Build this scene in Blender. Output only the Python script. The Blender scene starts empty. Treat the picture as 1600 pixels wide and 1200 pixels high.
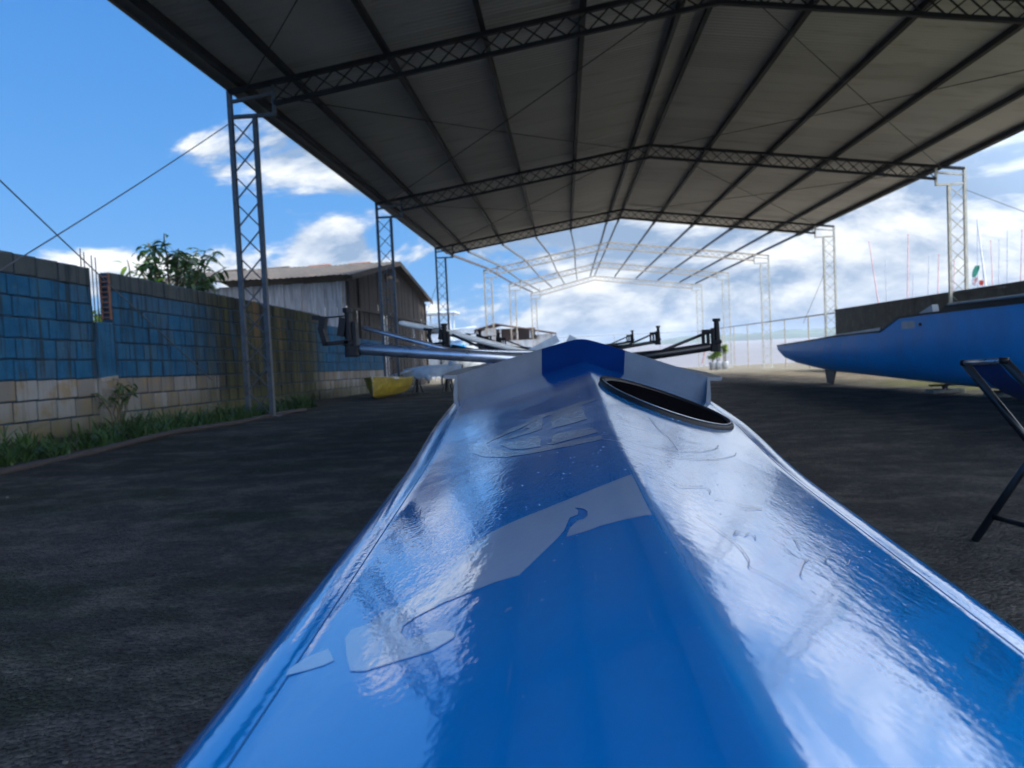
import bpy, math, random
from mathutils import Vector, Matrix, noise
from mathutils.geometry import delaunay_2d_cdt, tessellate_polygon
random.seed(7)
S = bpy.context.scene
COL = S.collection
H = 1.05                      # eye height above the yard; shapes are laid out relative to the eye, then lifted by H

# ------------------------------------------------------------------ camera
YAW, PITCH, ROLL = .070, .046, .046
cy_, sy_, cp_, sp_ = math.cos(YAW), math.sin(YAW), math.cos(PITCH), math.sin(PITCH)
fwd = Vector((-sy_*cp_, cy_*cp_, -sp_)); r0 = Vector((cy_, sy_, 0)); u0 = r0.cross(fwd)
right = r0*math.cos(ROLL) - u0*math.sin(ROLL); up = r0*math.sin(ROLL) + u0*math.cos(ROLL)
cd = bpy.data.cameras.new('camera'); cam = bpy.data.objects.new('camera', cd); COL.objects.link(cam)
cam.matrix_world = Matrix((( right.x, up.x, -fwd.x, 0), (right.y, up.y, -fwd.y, 0), (right.z, up.z, -fwd.z, H), (0, 0, 0, 1)))
cd.sensor_width = 36; cd.lens = 27.045; cd.clip_start = .02; cd.clip_end = 9000
cd.dof.use_dof = True; cd.dof.focus_distance = 1.15; cd.dof.aperture_fstop = 8.5
S.camera = cam

# ------------------------------------------------------------------ light
SUN = Vector((.95, -.18, 1.0)).normalized()
EL = math.asin(SUN.z); AZ = math.atan2(SUN.x, SUN.y)
ld = bpy.data.lights.new('sun', 'SUN'); ld.energy = 5.0; ld.angle = math.radians(.5); ld.color = (1, .93, .82)
lo = bpy.data.objects.new('sun', ld); COL.objects.link(lo)
lo.rotation_euler = SUN.to_track_quat('Z', 'Y').to_euler(); lo.location = (30, -15, 40)

class NT:
    """short-hand for building node trees"""
    def __init__(s, tree): s.t = tree; s.n = tree.nodes; s.l = tree.links
    def node(s, kind, **kw):
        x = s.n.new(kind)
        for k, v in kw.items(): setattr(x, k, v)
        return x
    def put(s, sock, v):
        if isinstance(v, bpy.types.NodeSocket): s.l.new(v, sock)
        elif v is not None: sock.default_value = v
    def math(s, op, a, b=None, c=None, clamp=False):
        x = s.node('ShaderNodeMath', operation=op, use_clamp=clamp)
        for i, v in enumerate((a, b, c)):
            if v is not None: s.put(x.inputs[i], v)
        return x.outputs[0]
    def vmath(s, op, a, b=None):
        x = s.node('ShaderNodeVectorMath', operation=op)
        s.put(x.inputs[0], a)
        if b is not None: s.put(x.inputs[1], b)
        return x.outputs[0]
    def mix(s, f, a, b, blend='MIX'):
        x = s.node('ShaderNodeMix', data_type='RGBA', blend_type=blend)
        s.put(x.inputs[0], f); s.put(x.inputs[6], a); s.put(x.inputs[7], b)
        return x.outputs[2]
    def ramp(s, v, a, b, lo=0., hi=1., smooth=True):
        x = s.node('ShaderNodeMapRange', interpolation_type='SMOOTHSTEP' if smooth else 'LINEAR')
        s.put(x.inputs[0], v); s.put(x.inputs[1], a); s.put(x.inputs[2], b); s.put(x.inputs[3], lo); s.put(x.inputs[4], hi)
        return x.outputs[0]
    def noise(s, vec, scale, detail=4., rough=.55, dist=0.):
        x = s.node('ShaderNodeTexNoise'); s.put(x.inputs['Vector'], vec)
        x.inputs['Scale'].default_value = scale; x.inputs['Detail'].default_value = detail
        x.inputs['Roughness'].default_value = rough; x.inputs['Distortion'].default_value = dist
        return x.outputs[0]
    def sep(s, v):
        x = s.node('ShaderNodeSeparateXYZ'); s.put(x.inputs[0], v); return x.outputs
    def comb(s, a, b, c):
        x = s.node('ShaderNodeCombineXYZ')
        for i, v in enumerate((a, b, c)): s.put(x.inputs[i], v)
        return x.outputs[0]
    def scale(s, v, sc): return s.vmath('MULTIPLY', v, sc)

def C(r, g, b): return (r, g, b, 1)

W = bpy.data.worlds.new('World'); S.world = W; W.use_nodes = True
w = NT(W.node_tree); w.n.clear()
wo = w.node('ShaderNodeOutputWorld'); bg = w.node('ShaderNodeBackground'); w.l.new(bg.outputs[0], wo.inputs[0])
sky = w.node('ShaderNodeTexSky', sky_type='NISHITA', sun_disc=False); sky.sun_elevation = EL; sky.sun_rotation = AZ
sky.air_density = 1.0; sky.dust_density = .6; sky.ozone_density = 2.2
bg.inputs[1].default_value = .112
d = w.node('ShaderNodeTexCoord').outputs['Generated']
dx, dy, dz = w.sep(d)
hs = w.node('ShaderNodeHueSaturation'); hs.inputs['Saturation'].default_value = 1.25; hs.inputs['Value'].default_value = 1.35
w.l.new(sky.outputs[0], hs.inputs['Color'])
def cloud_field(off):
    v = w.vmath('ADD', d, (0, 0, off))
    a = w.noise(w.scale(v, (3.3, 3.3, 8.5)), 1.0, 10, .58, .3)
    b = w.noise(w.scale(v, (1., 1., 2.0)), 1.35, 2, .5)
    return w.math('ADD', w.math('MULTIPLY', a, .72), w.math('MULTIPLY', b, .28))
n1 = cloud_field(0.); n2 = cloud_field(.022); n3 = w.noise(w.scale(d, (9, 9, 24)), 1.0, 8, .6, .4)
# more cloud to the right and towards the horizon, clear blue up on the left
side = w.ramp(w.math('ADD', dx, w.math('MULTIPLY', dy, .10)), -.62, .30)
low = w.ramp(dz, .02, .42, 1., 0.)
leftlow = w.math('MULTIPLY', w.math('SUBTRACT', 1., side), low)
th = w.math('SUBTRACT', w.math('SUBTRACT', .64, w.math('MULTIPLY', side, .222)), w.math('MULTIPLY', leftlow, .075))
def puff(x, y, z, r, amt, flat=1.25):
    c = Vector((x, y, z)).normalized()
    dd = w.node('ShaderNodeVectorMath', operation='DISTANCE'); w.put(dd.inputs[0], w.scale(d, (1, 1, flat))); dd.inputs[1].default_value = (c.x, c.y, c.z*flat)
    return w.math('MULTIPLY', w.ramp(dd.outputs['Value'], 0., r, 1., 0.), amt)
th = w.math('SUBTRACT', th, w.math('MULTIPLY', w.ramp(dx, .22, .55), .085))
PUFFS = [(-.29, 1, .130, .075, .13, 1.0), (-.40, 1, .275, .22, .085, 2.6), (-.25, 1, .25, .14, .07, 2.6), (-.58, 1, .15, .18, .07, 2.6), (-.36, 1, .10, .25, .07, 3.0)
]
for args in PUFFS: th = w.math('SUBTRACT', th, puff(*args))
mask = w.ramp(w.math('ADD', w.math('SUBTRACT', n1, th), w.math('MULTIPLY', w.math('SUBTRACT', n3, .5), .07)), 0., .055)
mask = w.math('MULTIPLY', mask, w.ramp(dz, -.02, .03))
lit = w.math('ADD', .36, w.math('MULTIPLY', w.math('SUBTRACT', n1, n2), 9.5), clamp=True)
lit = w.math('ADD', lit, w.math('MULTIPLY', w.math('SUBTRACT', n3, .5), 1.5), clamp=True)
lit = w.math('MULTIPLY', lit, w.ramp(w.math('SUBTRACT', n1, th), .02, .34, 1.0, .75))
cc = w.mix(lit, C(2.9, 4.0, 5.7), C(10.2, 10.3, 10.3))
azure = w.mix(w.ramp(dz, .05, .75), C(1.0, 3.3, 7.6), C(.30, 2.0, 6.4))
clear = w.mix(.78, hs.outputs['Color'], azure)
clear = w.vmath('MULTIPLY', clear, w.comb(*[w.ramp(w.math('ADD', w.math('MULTIPLY', dx, .45), w.math('MULTIPLY', dy, -.9)), -.10, .75, 1., 2.1)]*3))  # clear sky behind the camera brightened as added blue fill
# clouds on the sun's side, out of view, brightened as fill for the shade
sd = w.node('ShaderNodeVectorMath', operation='DOT_PRODUCT'); w.put(sd.inputs[0], d); sd.inputs[1].default_value = SUN
cc = w.vmath('MULTIPLY', cc, w.comb(*[w.ramp(sd.outputs['Value'], .22, .80, 1., 5.0)]*3))
skyc = w.mix(w.math('MULTIPLY', mask, .93), clear, cc)
hz = w.ramp(dz, .0, .07, .25, 0.)
skyc = w.mix(hz, skyc, C(4.6, 6.0, 7.8))
w.l.new(skyc, bg.inputs[0])

S.view_settings.view_transform = 'Standard'; S.view_settings.look = 'None'
S.view_settings.exposure = .10; S.view_settings.gamma = 1.0
S.render.engine = 'CYCLES'; S.cycles.max_bounces = 8; S.cycles.diffuse_bounces = 4; S.cycles.glossy_bounces = 4
S.cycles.caustics_reflective = False; S.cycles.caustics_refractive = False; S.cycles.use_denoising = True
S.cycles.sample_clamp_indirect = 6

# ------------------------------------------------------------------ mesh helpers
class MB:
    def __init__(s): s.v = []; s.f = []; s.m = []; s.mi = 0; s.smooth = False
    def quad(s, *i): s.f.append(tuple(i)); s.m.append(s.mi)
    def add(s, vs, fs):
        b = len(s.v); s.v += [Vector(p) for p in vs]
        for f in fs: s.quad(*[b+i for i in f])
    def box(s, c, d, M=None, bev=0.):
        x, y, z = (q/2 for q in d); c = Vector(c)
        P = []
        if bev:
            for sx in (-1, 1):
                for sy in (-1, 1):
                    for sz in (-1, 1):
                        P += [Vector((sx*(x-bev), sy*(y-bev), sz*z)), Vector((sx*(x-bev), sy*y, sz*(z-bev))), Vector((sx*x, sy*(y-bev), sz*(z-bev)))]
            def I(sx, sy, sz, k): return ((sx > 0)*4+(sy > 0)*2+(sz > 0))*3+k
            F = []
            for sz in (-1, 1): F.append([I(-1,-1,sz,0), I(1,-1,sz,0), I(1,1,sz,0), I(-1,1,sz,0)][::sz])
            for sy in (-1, 1): F.append([I(-1,sy,-1,1), I(1,sy,-1,1), I(1,sy,1,1), I(-1,sy,1,1)][::-sy])
            for sx in (-1, 1): F.append([I(sx,-1,-1,2), I(sx,1,-1,2), I(sx,1,1,2), I(sx,-1,1,2)][::sx])
            for a in (-1, 1):
                for b in (-1, 1):
                    F.append([I(-1,a,b,0), I(1,a,b,0), I(1,a,b,1), I(-1,a,b,1)])
                    F.append([I(a,-1,b,0), I(a,1,b,0), I(a,1,b,2), I(a,-1,b,2)])
                    F.append([I(a,b,-1,1), I(a,b,1,1), I(a,b,1,2), I(a,b,-1,2)])
                    for e in (-1, 1): F.append([I(a,b,e,0), I(a,b,e,1), I(a,b,e,2)])
        else:
            P = [Vector((sx*x, sy*y, sz*z)) for sx in (-1, 1) for sy in (-1, 1) for sz in (-1, 1)]
            F = [(0,1,3,2), (4,6,7,5), (0,4,5,1), (2,3,7,6), (0,2,6,4), (1,5,7,3)]
        if M is not None: P = [M @ p for p in P]
        s.add([p+c for p in P], F)
    def bar(s, a, b, wd, h, upv=(0, 0, 1), ext=0.):
        a, b = Vector(a), Vector(b); t = (b-a).normalized(); u = Vector(upv)
        x = t.cross(u)
        if x.length < 1e-4: x = t.cross(Vector((0, 1, 0)))
        x.normalize(); z = x.cross(t)
        a = a-t*ext; b = b+t*ext
        P = [p+x*sx*wd/2+z*sz*h/2 for p in (a, b) for sx, sz in ((-1,-1), (1,-1), (1,1), (-1,1))]
        s.add(P, [(3,2,1,0), (4,5,6,7), (0,1,5,4), (1,2,6,5), (2,3,7,6), (3,0,4,7)])
    def tube(s, pts, r, n=8, caps=True):
        pts = [Vector(p) for p in pts]; rs = r if isinstance(r, (list, tuple)) else [r]*len(pts)
        b = len(s.v); prev = None
        for i, p in enumerate(pts):
            t = (pts[min(i+1, len(pts)-1)]-pts[max(i-1, 0)]).normalized()
            if prev is None:
                x = t.cross(Vector((0, 0, 1)))
                if x.length < .01: x = t.cross(Vector((0, 1, 0)))
            else: x = prev - t*prev.dot(t)
            x.normalize(); prev = x; y = t.cross(x)
            s.v += [p+(x*math.cos(6.28319*k/n)+y*math.sin(6.28319*k/n))*rs[i] for k in range(n)]
        for i in range(len(pts)-1):
            for k in range(n):
                k2 = (k+1) % n; s.quad(b+i*n+k, b+i*n+k2, b+(i+1)*n+k2, b+(i+1)*n+k)
        if caps:
            s.quad(*[b+k for k in range(n)][::-1]); s.quad(*[b+(len(pts)-1)*n+k for k in range(n)])
    def grid(s, rows, close=False):
        b = len(s.v); m = len(rows[0])
        for r in rows: s.v += [Vector(p) for p in r]
        for i in range(len(rows)-1):
            for j in range(m-1 if not close else m):
                j2 = (j+1) % m
                s.quad(b+i*m+j, b+i*m+j2, b+(i+1)*m+j2, b+(i+1)*m+j)
    def ball(s, c, r, n=8, sc=(1, 1, 1)):
        c = Vector(c)
        rows = [[c+Vector((math.sin(a)*math.cos(t)*r*sc[0], math.sin(a)*math.sin(t)*r*sc[1], math.cos(a)*r*sc[2]))
                 for t in [6.28319*k/n for k in range(n)]] for a in [math.pi*i/(n//2+1)*.998+.003 for i in range(n//2+2)]]
        s.grid(rows, True)
    def map(s, fn): s.v = [Vector(fn(p)) for p in s.v]; return s

def tag(o, label=None, cat=None, group=None, kind=None):
    if label: o['label'] = label
    if cat: o['category'] = cat
    if group: o['group'] = group
    if kind: o['kind'] = kind
    return o
def thing(name, loc, label, cat, group=None):
    o = bpy.data.objects.new(name, None); COL.objects.link(o); o.location = (loc[0], loc[1], loc[2]+H)
    o.empty_display_size = .1
    return tag(o, label, cat, group)
def wloc(o):
    v = Vector((0, 0, 0))
    while o is not None: v += Vector(o.location); o = o.parent
    return v
def obj(name, mb, mats, parent=None, smooth=False, loc=None, auto=None):
    me = bpy.data.meshes.new(name)
    base = Vector(loc)+Vector((0, 0, H)) if loc is not None else (wloc(parent) if parent else Vector((0, 0, 0)))
    sh = Vector((0, 0, H))-base
    me.from_pydata([p+sh for p in mb.v], [], mb.f); 
    if not isinstance(mats, (list, tuple)): mats = [mats]
    for m in mats: me.materials.append(m)
    if len(mats) > 1: me.polygons.foreach_set('material_index', mb.m)
    if smooth: me.polygons.foreach_set('use_smooth', [True]*len(me.polygons))
    me.update()
    if auto: me.set_sharp_from_angle(angle=math.radians(auto))
    o = bpy.data.objects.new(name, me); COL.objects.link(o)
    if parent: o.parent = parent; o.location = (0, 0, 0)
    else: o.location = base
    return o
def dup(root, off, label=None):
    r = root.copy(); COL.objects.link(r); r.location = Vector(root.location)+Vector(off)
    if label: r['label'] = label
    for ch in list(root.children):
        c = ch.copy(); COL.objects.link(c); c.parent = r
        for g in ch.children:
            e = g.copy(); COL.objects.link(e); e.parent = c
    return r

# ------------------------------------------------------------------ materials
def mat(name, col, rough=.6, metal=0., var=.25, vs=3., bump=0., bs=40., col2=None, mixlo=.4, mixhi=.65, stretch=(1, 1, 1), coat=0., spec=None):
    m = bpy.data.materials.new(name); m.use_nodes = True; k = NT(m.node_tree)
    b = k.n['Principled BSDF']; pos = k.node('ShaderNodeNewGeometry').outputs['Position']
    v = k.scale(pos, stretch)
    n = k.noise(v, vs, 6, .6)
    c = k.mix(k.ramp(n, .3, .7), C(*[q*(1-var) for q in col]), C(*[min(1, q*(1+var)) for q in col]))
    if col2: c = k.mix(k.ramp(k.noise(v, vs*1.7, 7, .65), mixlo, mixhi), c, C(*col2))
    k.l.new(c, b.inputs['Base Color'])
    b.inputs['Metallic'].default_value = metal
    k.l.new(k.ramp(n, .25, .75, rough*.85, min(1, rough*1.15)), b.inputs['Roughness'])
    if coat: b.inputs['Coat Weight'].default_value = coat; b.inputs['Coat Roughness'].default_value = .05
    if spec is not None: b.inputs['Specular IOR Level'].default_value = spec
    if bump:
        bp = k.node('ShaderNodeBump'); bp.inputs['Strength'].default_value = bump; bp.inputs['Distance'].default_value = .01
        k.l.new(k.noise(v, bs, 4, .6), bp.inputs['Height']); k.l.new(bp.outputs[0], b.inputs['Normal'])
    return m
LEFTSTEEL = mat('shaded_grey_steel', (.085, .098, .112), .6, 0, .25, 5, .15, 60, (.06, .04, .028), .52, .68)  # column paint darkened to hold the roof's shade, with rust blotches
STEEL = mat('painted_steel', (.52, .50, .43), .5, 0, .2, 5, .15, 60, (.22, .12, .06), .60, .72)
BACKLITSTEEL = mat('backlit_roof_steel', (.022, .022, .024), .6, 0, .3, 3, .1, 50, (.045, .026, .018), .55, .72, spec=.2)  # near-black puts backlight into the roof steel's colour, brown rust over it
TANSTEEL = mat('primed_tan_steel', (.47, .39, .29), .55, 0, .2, 4, .1, 60, (.42, .28, .17), .58, .72)
CABLE = mat('wire_rope', (.10, .11, .13), .5, .3, .2, .6)
ALU = mat('anodised_tube', (.42, .45, .52), .30, .85, .12, 14, .05, 90)
BLACKP = mat('black_plastic', (.010, .010, .012), .5, 0, .3, 20, .1, 120, spec=.2)
BLACKM = mat('black_tube', (.012, .013, .016), .32, 0, .3, 20, .05, 120)
WHITEC = mat('chalky_white_paint', (.19, .195, .205), .45, 0, .12, 6, .1, 30, (.145, .15, .155), .55, .75, spec=.3)
WHITEP = mat('white_gelcoat', (.62, .66, .70), .28, 0, .12, 6, .1, 30, coat=.5)
WHITEHULL = mat('weathered_white_hull', (.68, .68, .66), .4, 0, .15, 3, .15, 30, (.40, .38, .34), .55, .75)
NAVY = mat('navy_gelcoat', (.000, .020, .105), .5, 0, .2, 6, .05, 30, spec=.15)
SEAMB = mat('blue_seam', (.002, .10, .32), .3, 0, .2, 6)
YELLOW = mat('yellow_paint', (.36, .26, .02), .45, 0, .25, 6, .2, 40, (.12, .10, .03), .52, .7)
GLASS = mat('dark_glass', (.02, .03, .04), .08, 0, .2, 3)
WOODD = mat('weathered_shaded_boards', (.026, .020, .017), .9, 0, .6, 1.3, .5, 25, (.075, .062, .052), .54, .70, (1, 6, .6))  # dark boards deepened further to hold canopy shade on the barn gable
WOODL = mat('weathered_pale_boards', (.33, .29, .265), .85, 0, .4, 1.3, .5, 25, (.19, .165, .145), .55, .7, (7, 1, .6))
TILE = mat('old_roof_sheet', (.070, .060, .050), .9, 0, .5, 1.6, .5, 12, (.15, .085, .05), .54, .70)
RUSTBAR = mat('rusty_rebar', (.06, .05, .05), .8, 0, .3, 30)
CONC = mat('rough_concrete', (.26, .24, .21), .9, 0, .35, 3, .6, 40, (.10, .11, .07), .52, .7)
BRICKR = mat('hollow_clay_brick', (.24, .11, .07), .85, 0, .3, 8, .3, 60)
LEAF = mat('leaf_green', (.055, .11, .028), .45, 0, .45, 2.5)
LEAFY = mat('leaf_yellow_green', (.22, .32, .03), .5, 0, .4, 5)
STEM = mat('plant_stem', (.11, .09, .05), .8, 0, .3, 8)
REDP = mat('faded_red_paint', (.75, .42, .42), .5, 0, .2, 4)
MASTG = mat('grey_aluminium_mast', (.55, .55, .60), .4, .1, .2, 4)
MASTW = mat('white_mast', (.8, .8, .78), .4, 0, .1, 4)
def leaf_translucent(m, amt=.35):
    k = NT(m.node_tree); b = k.n['Principled BSDF']; out = k.n['Material Output']
    tr = k.node('ShaderNodeBsdfTranslucent'); mx = k.node('ShaderNodeMixShader'); mx.inputs[0].default_value = amt
    src = b.inputs['Base Color'].links[0].from_socket
    k.l.new(src, tr.inputs[0]); k.l.new(b.outputs[0], mx.inputs[1]); k.l.new(tr.outputs[0], mx.inputs[2]); k.l.new(mx.outputs[0], out.inputs[0])
leaf_translucent(LEAF); leaf_translucent(LEAFY, .5)
def two_sided_thin(): pass
# ------------------------------------------------------------------ ground, river, far shore
def gz(y): return -1.05 if y < 11 else -1.05-.0243*(y-11)
def ground_mat():
    m = bpy.data.materials.new('packed_dirt'); m.use_nodes = True; k = NT(m.node_tree); b = k.n['Principled BSDF']
    pos = k.node('ShaderNodeNewGeometry').outputs['Position']; X, Y, Z = k.sep(pos)
    big = k.noise(k.scale(pos, (.45, .6, 1)), 1.0, 6, .6)
    mid = k.noise(k.scale(pos, (1.2, 1.5, 1)), 1.7, 9, .70)
    fine = k.noise(pos, 22, 8, .75); grit = k.noise(pos, 130, 3, .7)
    c = k.mix(k.ramp(mid, .40, .62), C(.125, .110, .096), C(.28, .245, .215))
    c = k.mix(k.math('MULTIPLY', k.ramp(big, .48, .72), .7), c, C(.33, .29, .25))
    moss = k.math('MULTIPLY', k.ramp(k.noise(k.scale(pos, (.5, 1.0, 1)), 1.1, 7, .65), .46, .60), k.ramp(X, 1.5, -3.0))
    c = k.mix(k.math('MULTIPLY', moss, .85), c, C(.060, .090, .030))
    c = k.mix(k.math('MULTIPLY', k.ramp(fine, .35, .7), .55), c, C(.045, .042, .038), 'MULTIPLY') if False else k.mix(k.ramp(fine, .42, .66, .0, .6), c, C(.045, .042, .040))
    c = k.mix(k.ramp(grit, .66, .74, 0., .6), c, C(.30, .29, .27))
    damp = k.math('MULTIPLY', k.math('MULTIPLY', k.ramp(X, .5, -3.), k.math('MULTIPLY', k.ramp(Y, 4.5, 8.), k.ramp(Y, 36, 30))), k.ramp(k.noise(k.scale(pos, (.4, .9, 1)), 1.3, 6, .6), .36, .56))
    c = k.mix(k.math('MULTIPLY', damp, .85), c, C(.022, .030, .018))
    vor = k.node('ShaderNodeTexVoronoi'); vor.inputs['Scale'].default_value = 48; k.put(vor.inputs['Vector'], k.vmath('ADD', pos, k.scale(k.comb(fine, mid, 0), (.06, .06, 0)))); vr = k.sep(vor.outputs['Color'])[0]
    c = k.mix(k.ramp(vr, .05, .95, .0, .40), c, C(.045, .040, .037))
    c = k.mix(k.ramp(vr, .93, .95, .0, .5), c, C(.22, .20, .18))
    pits = k.ramp(k.noise(k.scale(pos, (1., 1.6, 1)), 5.5, 7, .72, .6), .60, .66, 0., .75)
    c = k.mix(pits, c, C(.020, .019, .018))
    # pale sand by water and verge, lightened for the sun past the roof's shade
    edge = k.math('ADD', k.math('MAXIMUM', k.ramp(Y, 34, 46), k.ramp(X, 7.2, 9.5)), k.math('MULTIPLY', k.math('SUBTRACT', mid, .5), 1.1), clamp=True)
    sunlit_sand = k.mix(k.ramp(mid, .35, .65), C(.46, .39, .27), C(.62, .54, .40))
    c = k.mix(edge, c, sunlit_sand)
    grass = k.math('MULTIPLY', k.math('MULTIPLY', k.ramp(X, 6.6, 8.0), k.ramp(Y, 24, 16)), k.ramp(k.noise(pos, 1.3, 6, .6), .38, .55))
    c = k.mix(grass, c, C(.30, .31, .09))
    k.l.new(c, b.inputs['Base Color'])
    wet = k.ramp(k.noise(k.scale(pos, (.5, 1.3, 1)), 1.9, 5, .6), .60, .72)
    k.l.new(k.math('SUBTRACT', .95, k.math('MULTIPLY', wet, .38)), b.inputs['Roughness'])
    b.inputs['Specular IOR Level'].default_value = .35
    bp = k.node('ShaderNodeBump'); bp.inputs['Strength'].default_value = 1.0; bp.inputs['Distance'].default_value = .035
    k.l.new(k.math('ADD', k.math('ADD', k.math('MULTIPLY', fine, .8), k.math('MULTIPLY', mid, .6)), k.math('ADD', k.math('MULTIPLY', grit, .35), k.math('MULTIPLY', vor.outputs['Distance'], -9.))), bp.inputs['Height'])
    k.l.new(bp.outputs[0], b.inputs['Normal'])
    return m
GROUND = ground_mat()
g = MB()
xs = sorted(set([-320, -160, -90, -60, -40, -30, -22] + [-16+.5*i for i in range(24)] + [-4+.25*i for i in range(40)] + [6+.5*i for i in range(24)] + [18, 22, 30, 45, 80, 160, 320]))
ys = sorted(set([-60, -30, -15, -8, -4, -2, -1] + [-.5+.25*i for i in range(50)] + [12+.5*i for i in range(56)] + [40+2*i for i in range(20)]))
rows = []
for y in ys:
    row = []
    for x in xs:
        z = gz(y)
        if abs(x) < 20 and y < 60:
            a = noise.noise(Vector((x*.35, y*.55, 1.7)))*.035 + noise.noise(Vector((x*1.3, y*2.1, 5)))*.018 + noise.noise(Vector((x*3.1, y*3.3, 9)))*.008
            z += a
        edge = 78 + noise.noise(Vector((x*.1, 0, 3)))*1.5
        row.append((x, min(y, edge) if y < 78 else edge, z))
    rows.append(row)
rows.append([(p[0], p[1]+1.5, -4.2) for p in rows[-1]])
g.grid(rows)
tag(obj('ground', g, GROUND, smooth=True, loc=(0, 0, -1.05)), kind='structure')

def water_mat():
    m = bpy.data.materials.new('river_water'); m.use_nodes = True; k = NT(m.node_tree); b = k.n['Principled BSDF']
    pos = k.node('ShaderNodeNewGeometry').outputs['Position']
    c = k.mix(k.ramp(k.noise(k.scale(pos, (.004, .02, 1)), 1., 4, .5), .35, .65), C(.17, .155, .16), C(.24, .215, .22))
    k.l.new(c, b.inputs['Base Color']); b.inputs['Roughness'].default_value = .32; b.inputs['Specular IOR Level'].default_value = .4
    bp = k.node('ShaderNodeBump'); bp.inputs['Strength'].default_value = .6; bp.inputs['Distance'].default_value = .25
    k.l.new(k.noise(k.scale(pos, (.5, 1.2, 1)), 1., 4, .6), bp.inputs['Height']); k.l.new(bp.outputs[0], b.inputs['Normal'])
    return m
q = MB(); q.grid([[(-4000, 60, -3.6), (4000, 60, -3.6)], [(-4000, 7000, -3.6), (4000, 7000, -3.6)]])
tag(obj('river', q, water_mat(), loc=(0, 60, -3.6)), kind='structure')

FOREST = mat('distant_forest', (.075, .12, .085), .9, 0, .35, .02)
q = MB()
for band in range(2):
    rows = []
    for i in range(260):
        x = -900+i*10; y0 = 1050+band*45+40*noise.noise(Vector((x*.002, band, 0)))
        h = 11+8*noise.noise(Vector((x*.013, band*7, 2)))+5*noise.noise(Vector((x*.06, band, 4)))+2.5*random.random()+band*5
        h *= .25+.45*min(1, max(0, (x-60)/250)) 
        rows.append([(x, y0-14, -3.6), (x+random.uniform(-3, 3), y0-11, h*.6-3.6), (x, y0-2, h-3.6), (x, y0+22, -3.6)])
    q.grid(rows)
tag(obj('treeline', q, FOREST, smooth=True, loc=(0, 1050, -3.6)), 'far wooded shore along the other bank of the river', 'treeline', kind='stuff')

# ------------------------------------------------------------------ canopy
XLO, XLI, ZB, ZT, XR, ZR, XRO, XRI, DEP = -6.356, -5.868, 4.796, 5.331, 3.2, 6.757, 13.508, 12.99, .47
ROWS = [(-3.0, XLO, 1), (2.75, XLO, 1), (14.98, XLO, 1), (26.86, XLO, 1), (39.28, XLO, 1), (51.5, -5.15, 0), (63.7, -4.32, 0), (76.0, -3.05, 0)]
def ztop(x, xl=XLO): return ZT+(ZR-ZT)*((x-xl)/(XR-xl) if x < XR else (XRO-x)/(XRO-XR))
canopy = thing('canopy_building', (3.2, 15, -1.05), 'long open steel canopy with dark corrugated roof on lattice columns, far bays bare', 'canopy')
def column(xo, xi, y, zbase, m):
    q = MB(); s = 1 if xi > xo else -1
    q.bar((xo, y, zbase), (xo, y, ZT), .085, .10, (0, 1, 0)); q.bar((xi, y, zbase), (xi, y, ZB-.04), .085, .10, (0, 1, 0))
    q.bar((xo+s*.05, y, ZB), (xi+s*.42, y, ZB), .09, .065)
    q.bar((xi+s*.40, y, ZB+.04), (xi+s*.40, y, ztop(xi+s*.4)-.1), .07, .07, (0, 1, 0))
    q.bar((xo+s*.05, y, ZB+.30), (xi+s*.36, y, ZB+.40), .07, .06)
    q.box(((xo+xi)/2, y, zbase+.02), (abs(xo-xi)+.3, .34, .05))
    c = obj('column', q, m, canopy)
    l = MB(); n = int((ZB-zbase)/.52); h = (ZB-.06-zbase)/n
    for i in range(n):
        a, b = zbase+i*h, zbase+(i+1)*h
        l.bar((xo+s*.03, y-.035, a+.04), (xi-s*.03, y-.035, b-.04), .022, .03, (0, 1, 0))
        l.bar((xi-s*.03, y+.035, a+.04), (xo+s*.03, y+.035, b-.04), .022, .03, (0, 1, 0))
    obj('lacing', l, m, c)
def truss(y, xl, m):
    q = MB(); l = MB()
    def tp(x): return Vector((x, y, ztop(x, xl)-.05))
    xs_ = [xl, XR, XRO]
    for a, b in ((xl, XR), (XR, XRO)):
        q.bar(tp(a), tp(b), .10, .09, ext=.0)
        a2 = a if a != xl else xl+.89; b2 = b if b != XRO else XRO-.92
        q.bar(tp(a2)-Vector((0, 0, DEP-.06)), tp(b2)-Vector((0, 0, DEP-.06)), .10, .08)
        n = int((b2-a2)/.40); st = (b2-a2)/n
        for i in range(n):
            p, r = a2+i*st, a2+(i+1)*st; up_, dn = Vector((0, 0, -.03)), Vector((0, 0, -(DEP-.09)))
            l.bar(tp(p)+up_+Vector((0, .03, 0)), tp(r)+dn+Vector((0, .03, 0)), .026, .028, (0, 1, 0))
            l.bar(tp(p)+dn-Vector((0, .03, 0)), tp(r)+up_-Vector((0, .03, 0)), .026, .028, (0, 1, 0))
    t = obj('truss', q, m, canopy); obj('lacing', l, m, t)
for (y, xl, roofed) in ROWS:
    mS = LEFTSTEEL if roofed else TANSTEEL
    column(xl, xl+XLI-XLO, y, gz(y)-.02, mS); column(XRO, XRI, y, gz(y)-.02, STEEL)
    truss(y, xl, BACKLITSTEEL if roofed else TANSTEEL)
RY0, RY1 = -3.2, 43.5  # near end is out of view, cut short to let sky light in
def pz(x): return ztop(x)+.075
PX = [-6.12, -5.15, -3.2, -1.3, .63, 2.62, 3.27, 5.2, 7.25, 9.35, 11.45, 12.93]
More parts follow.
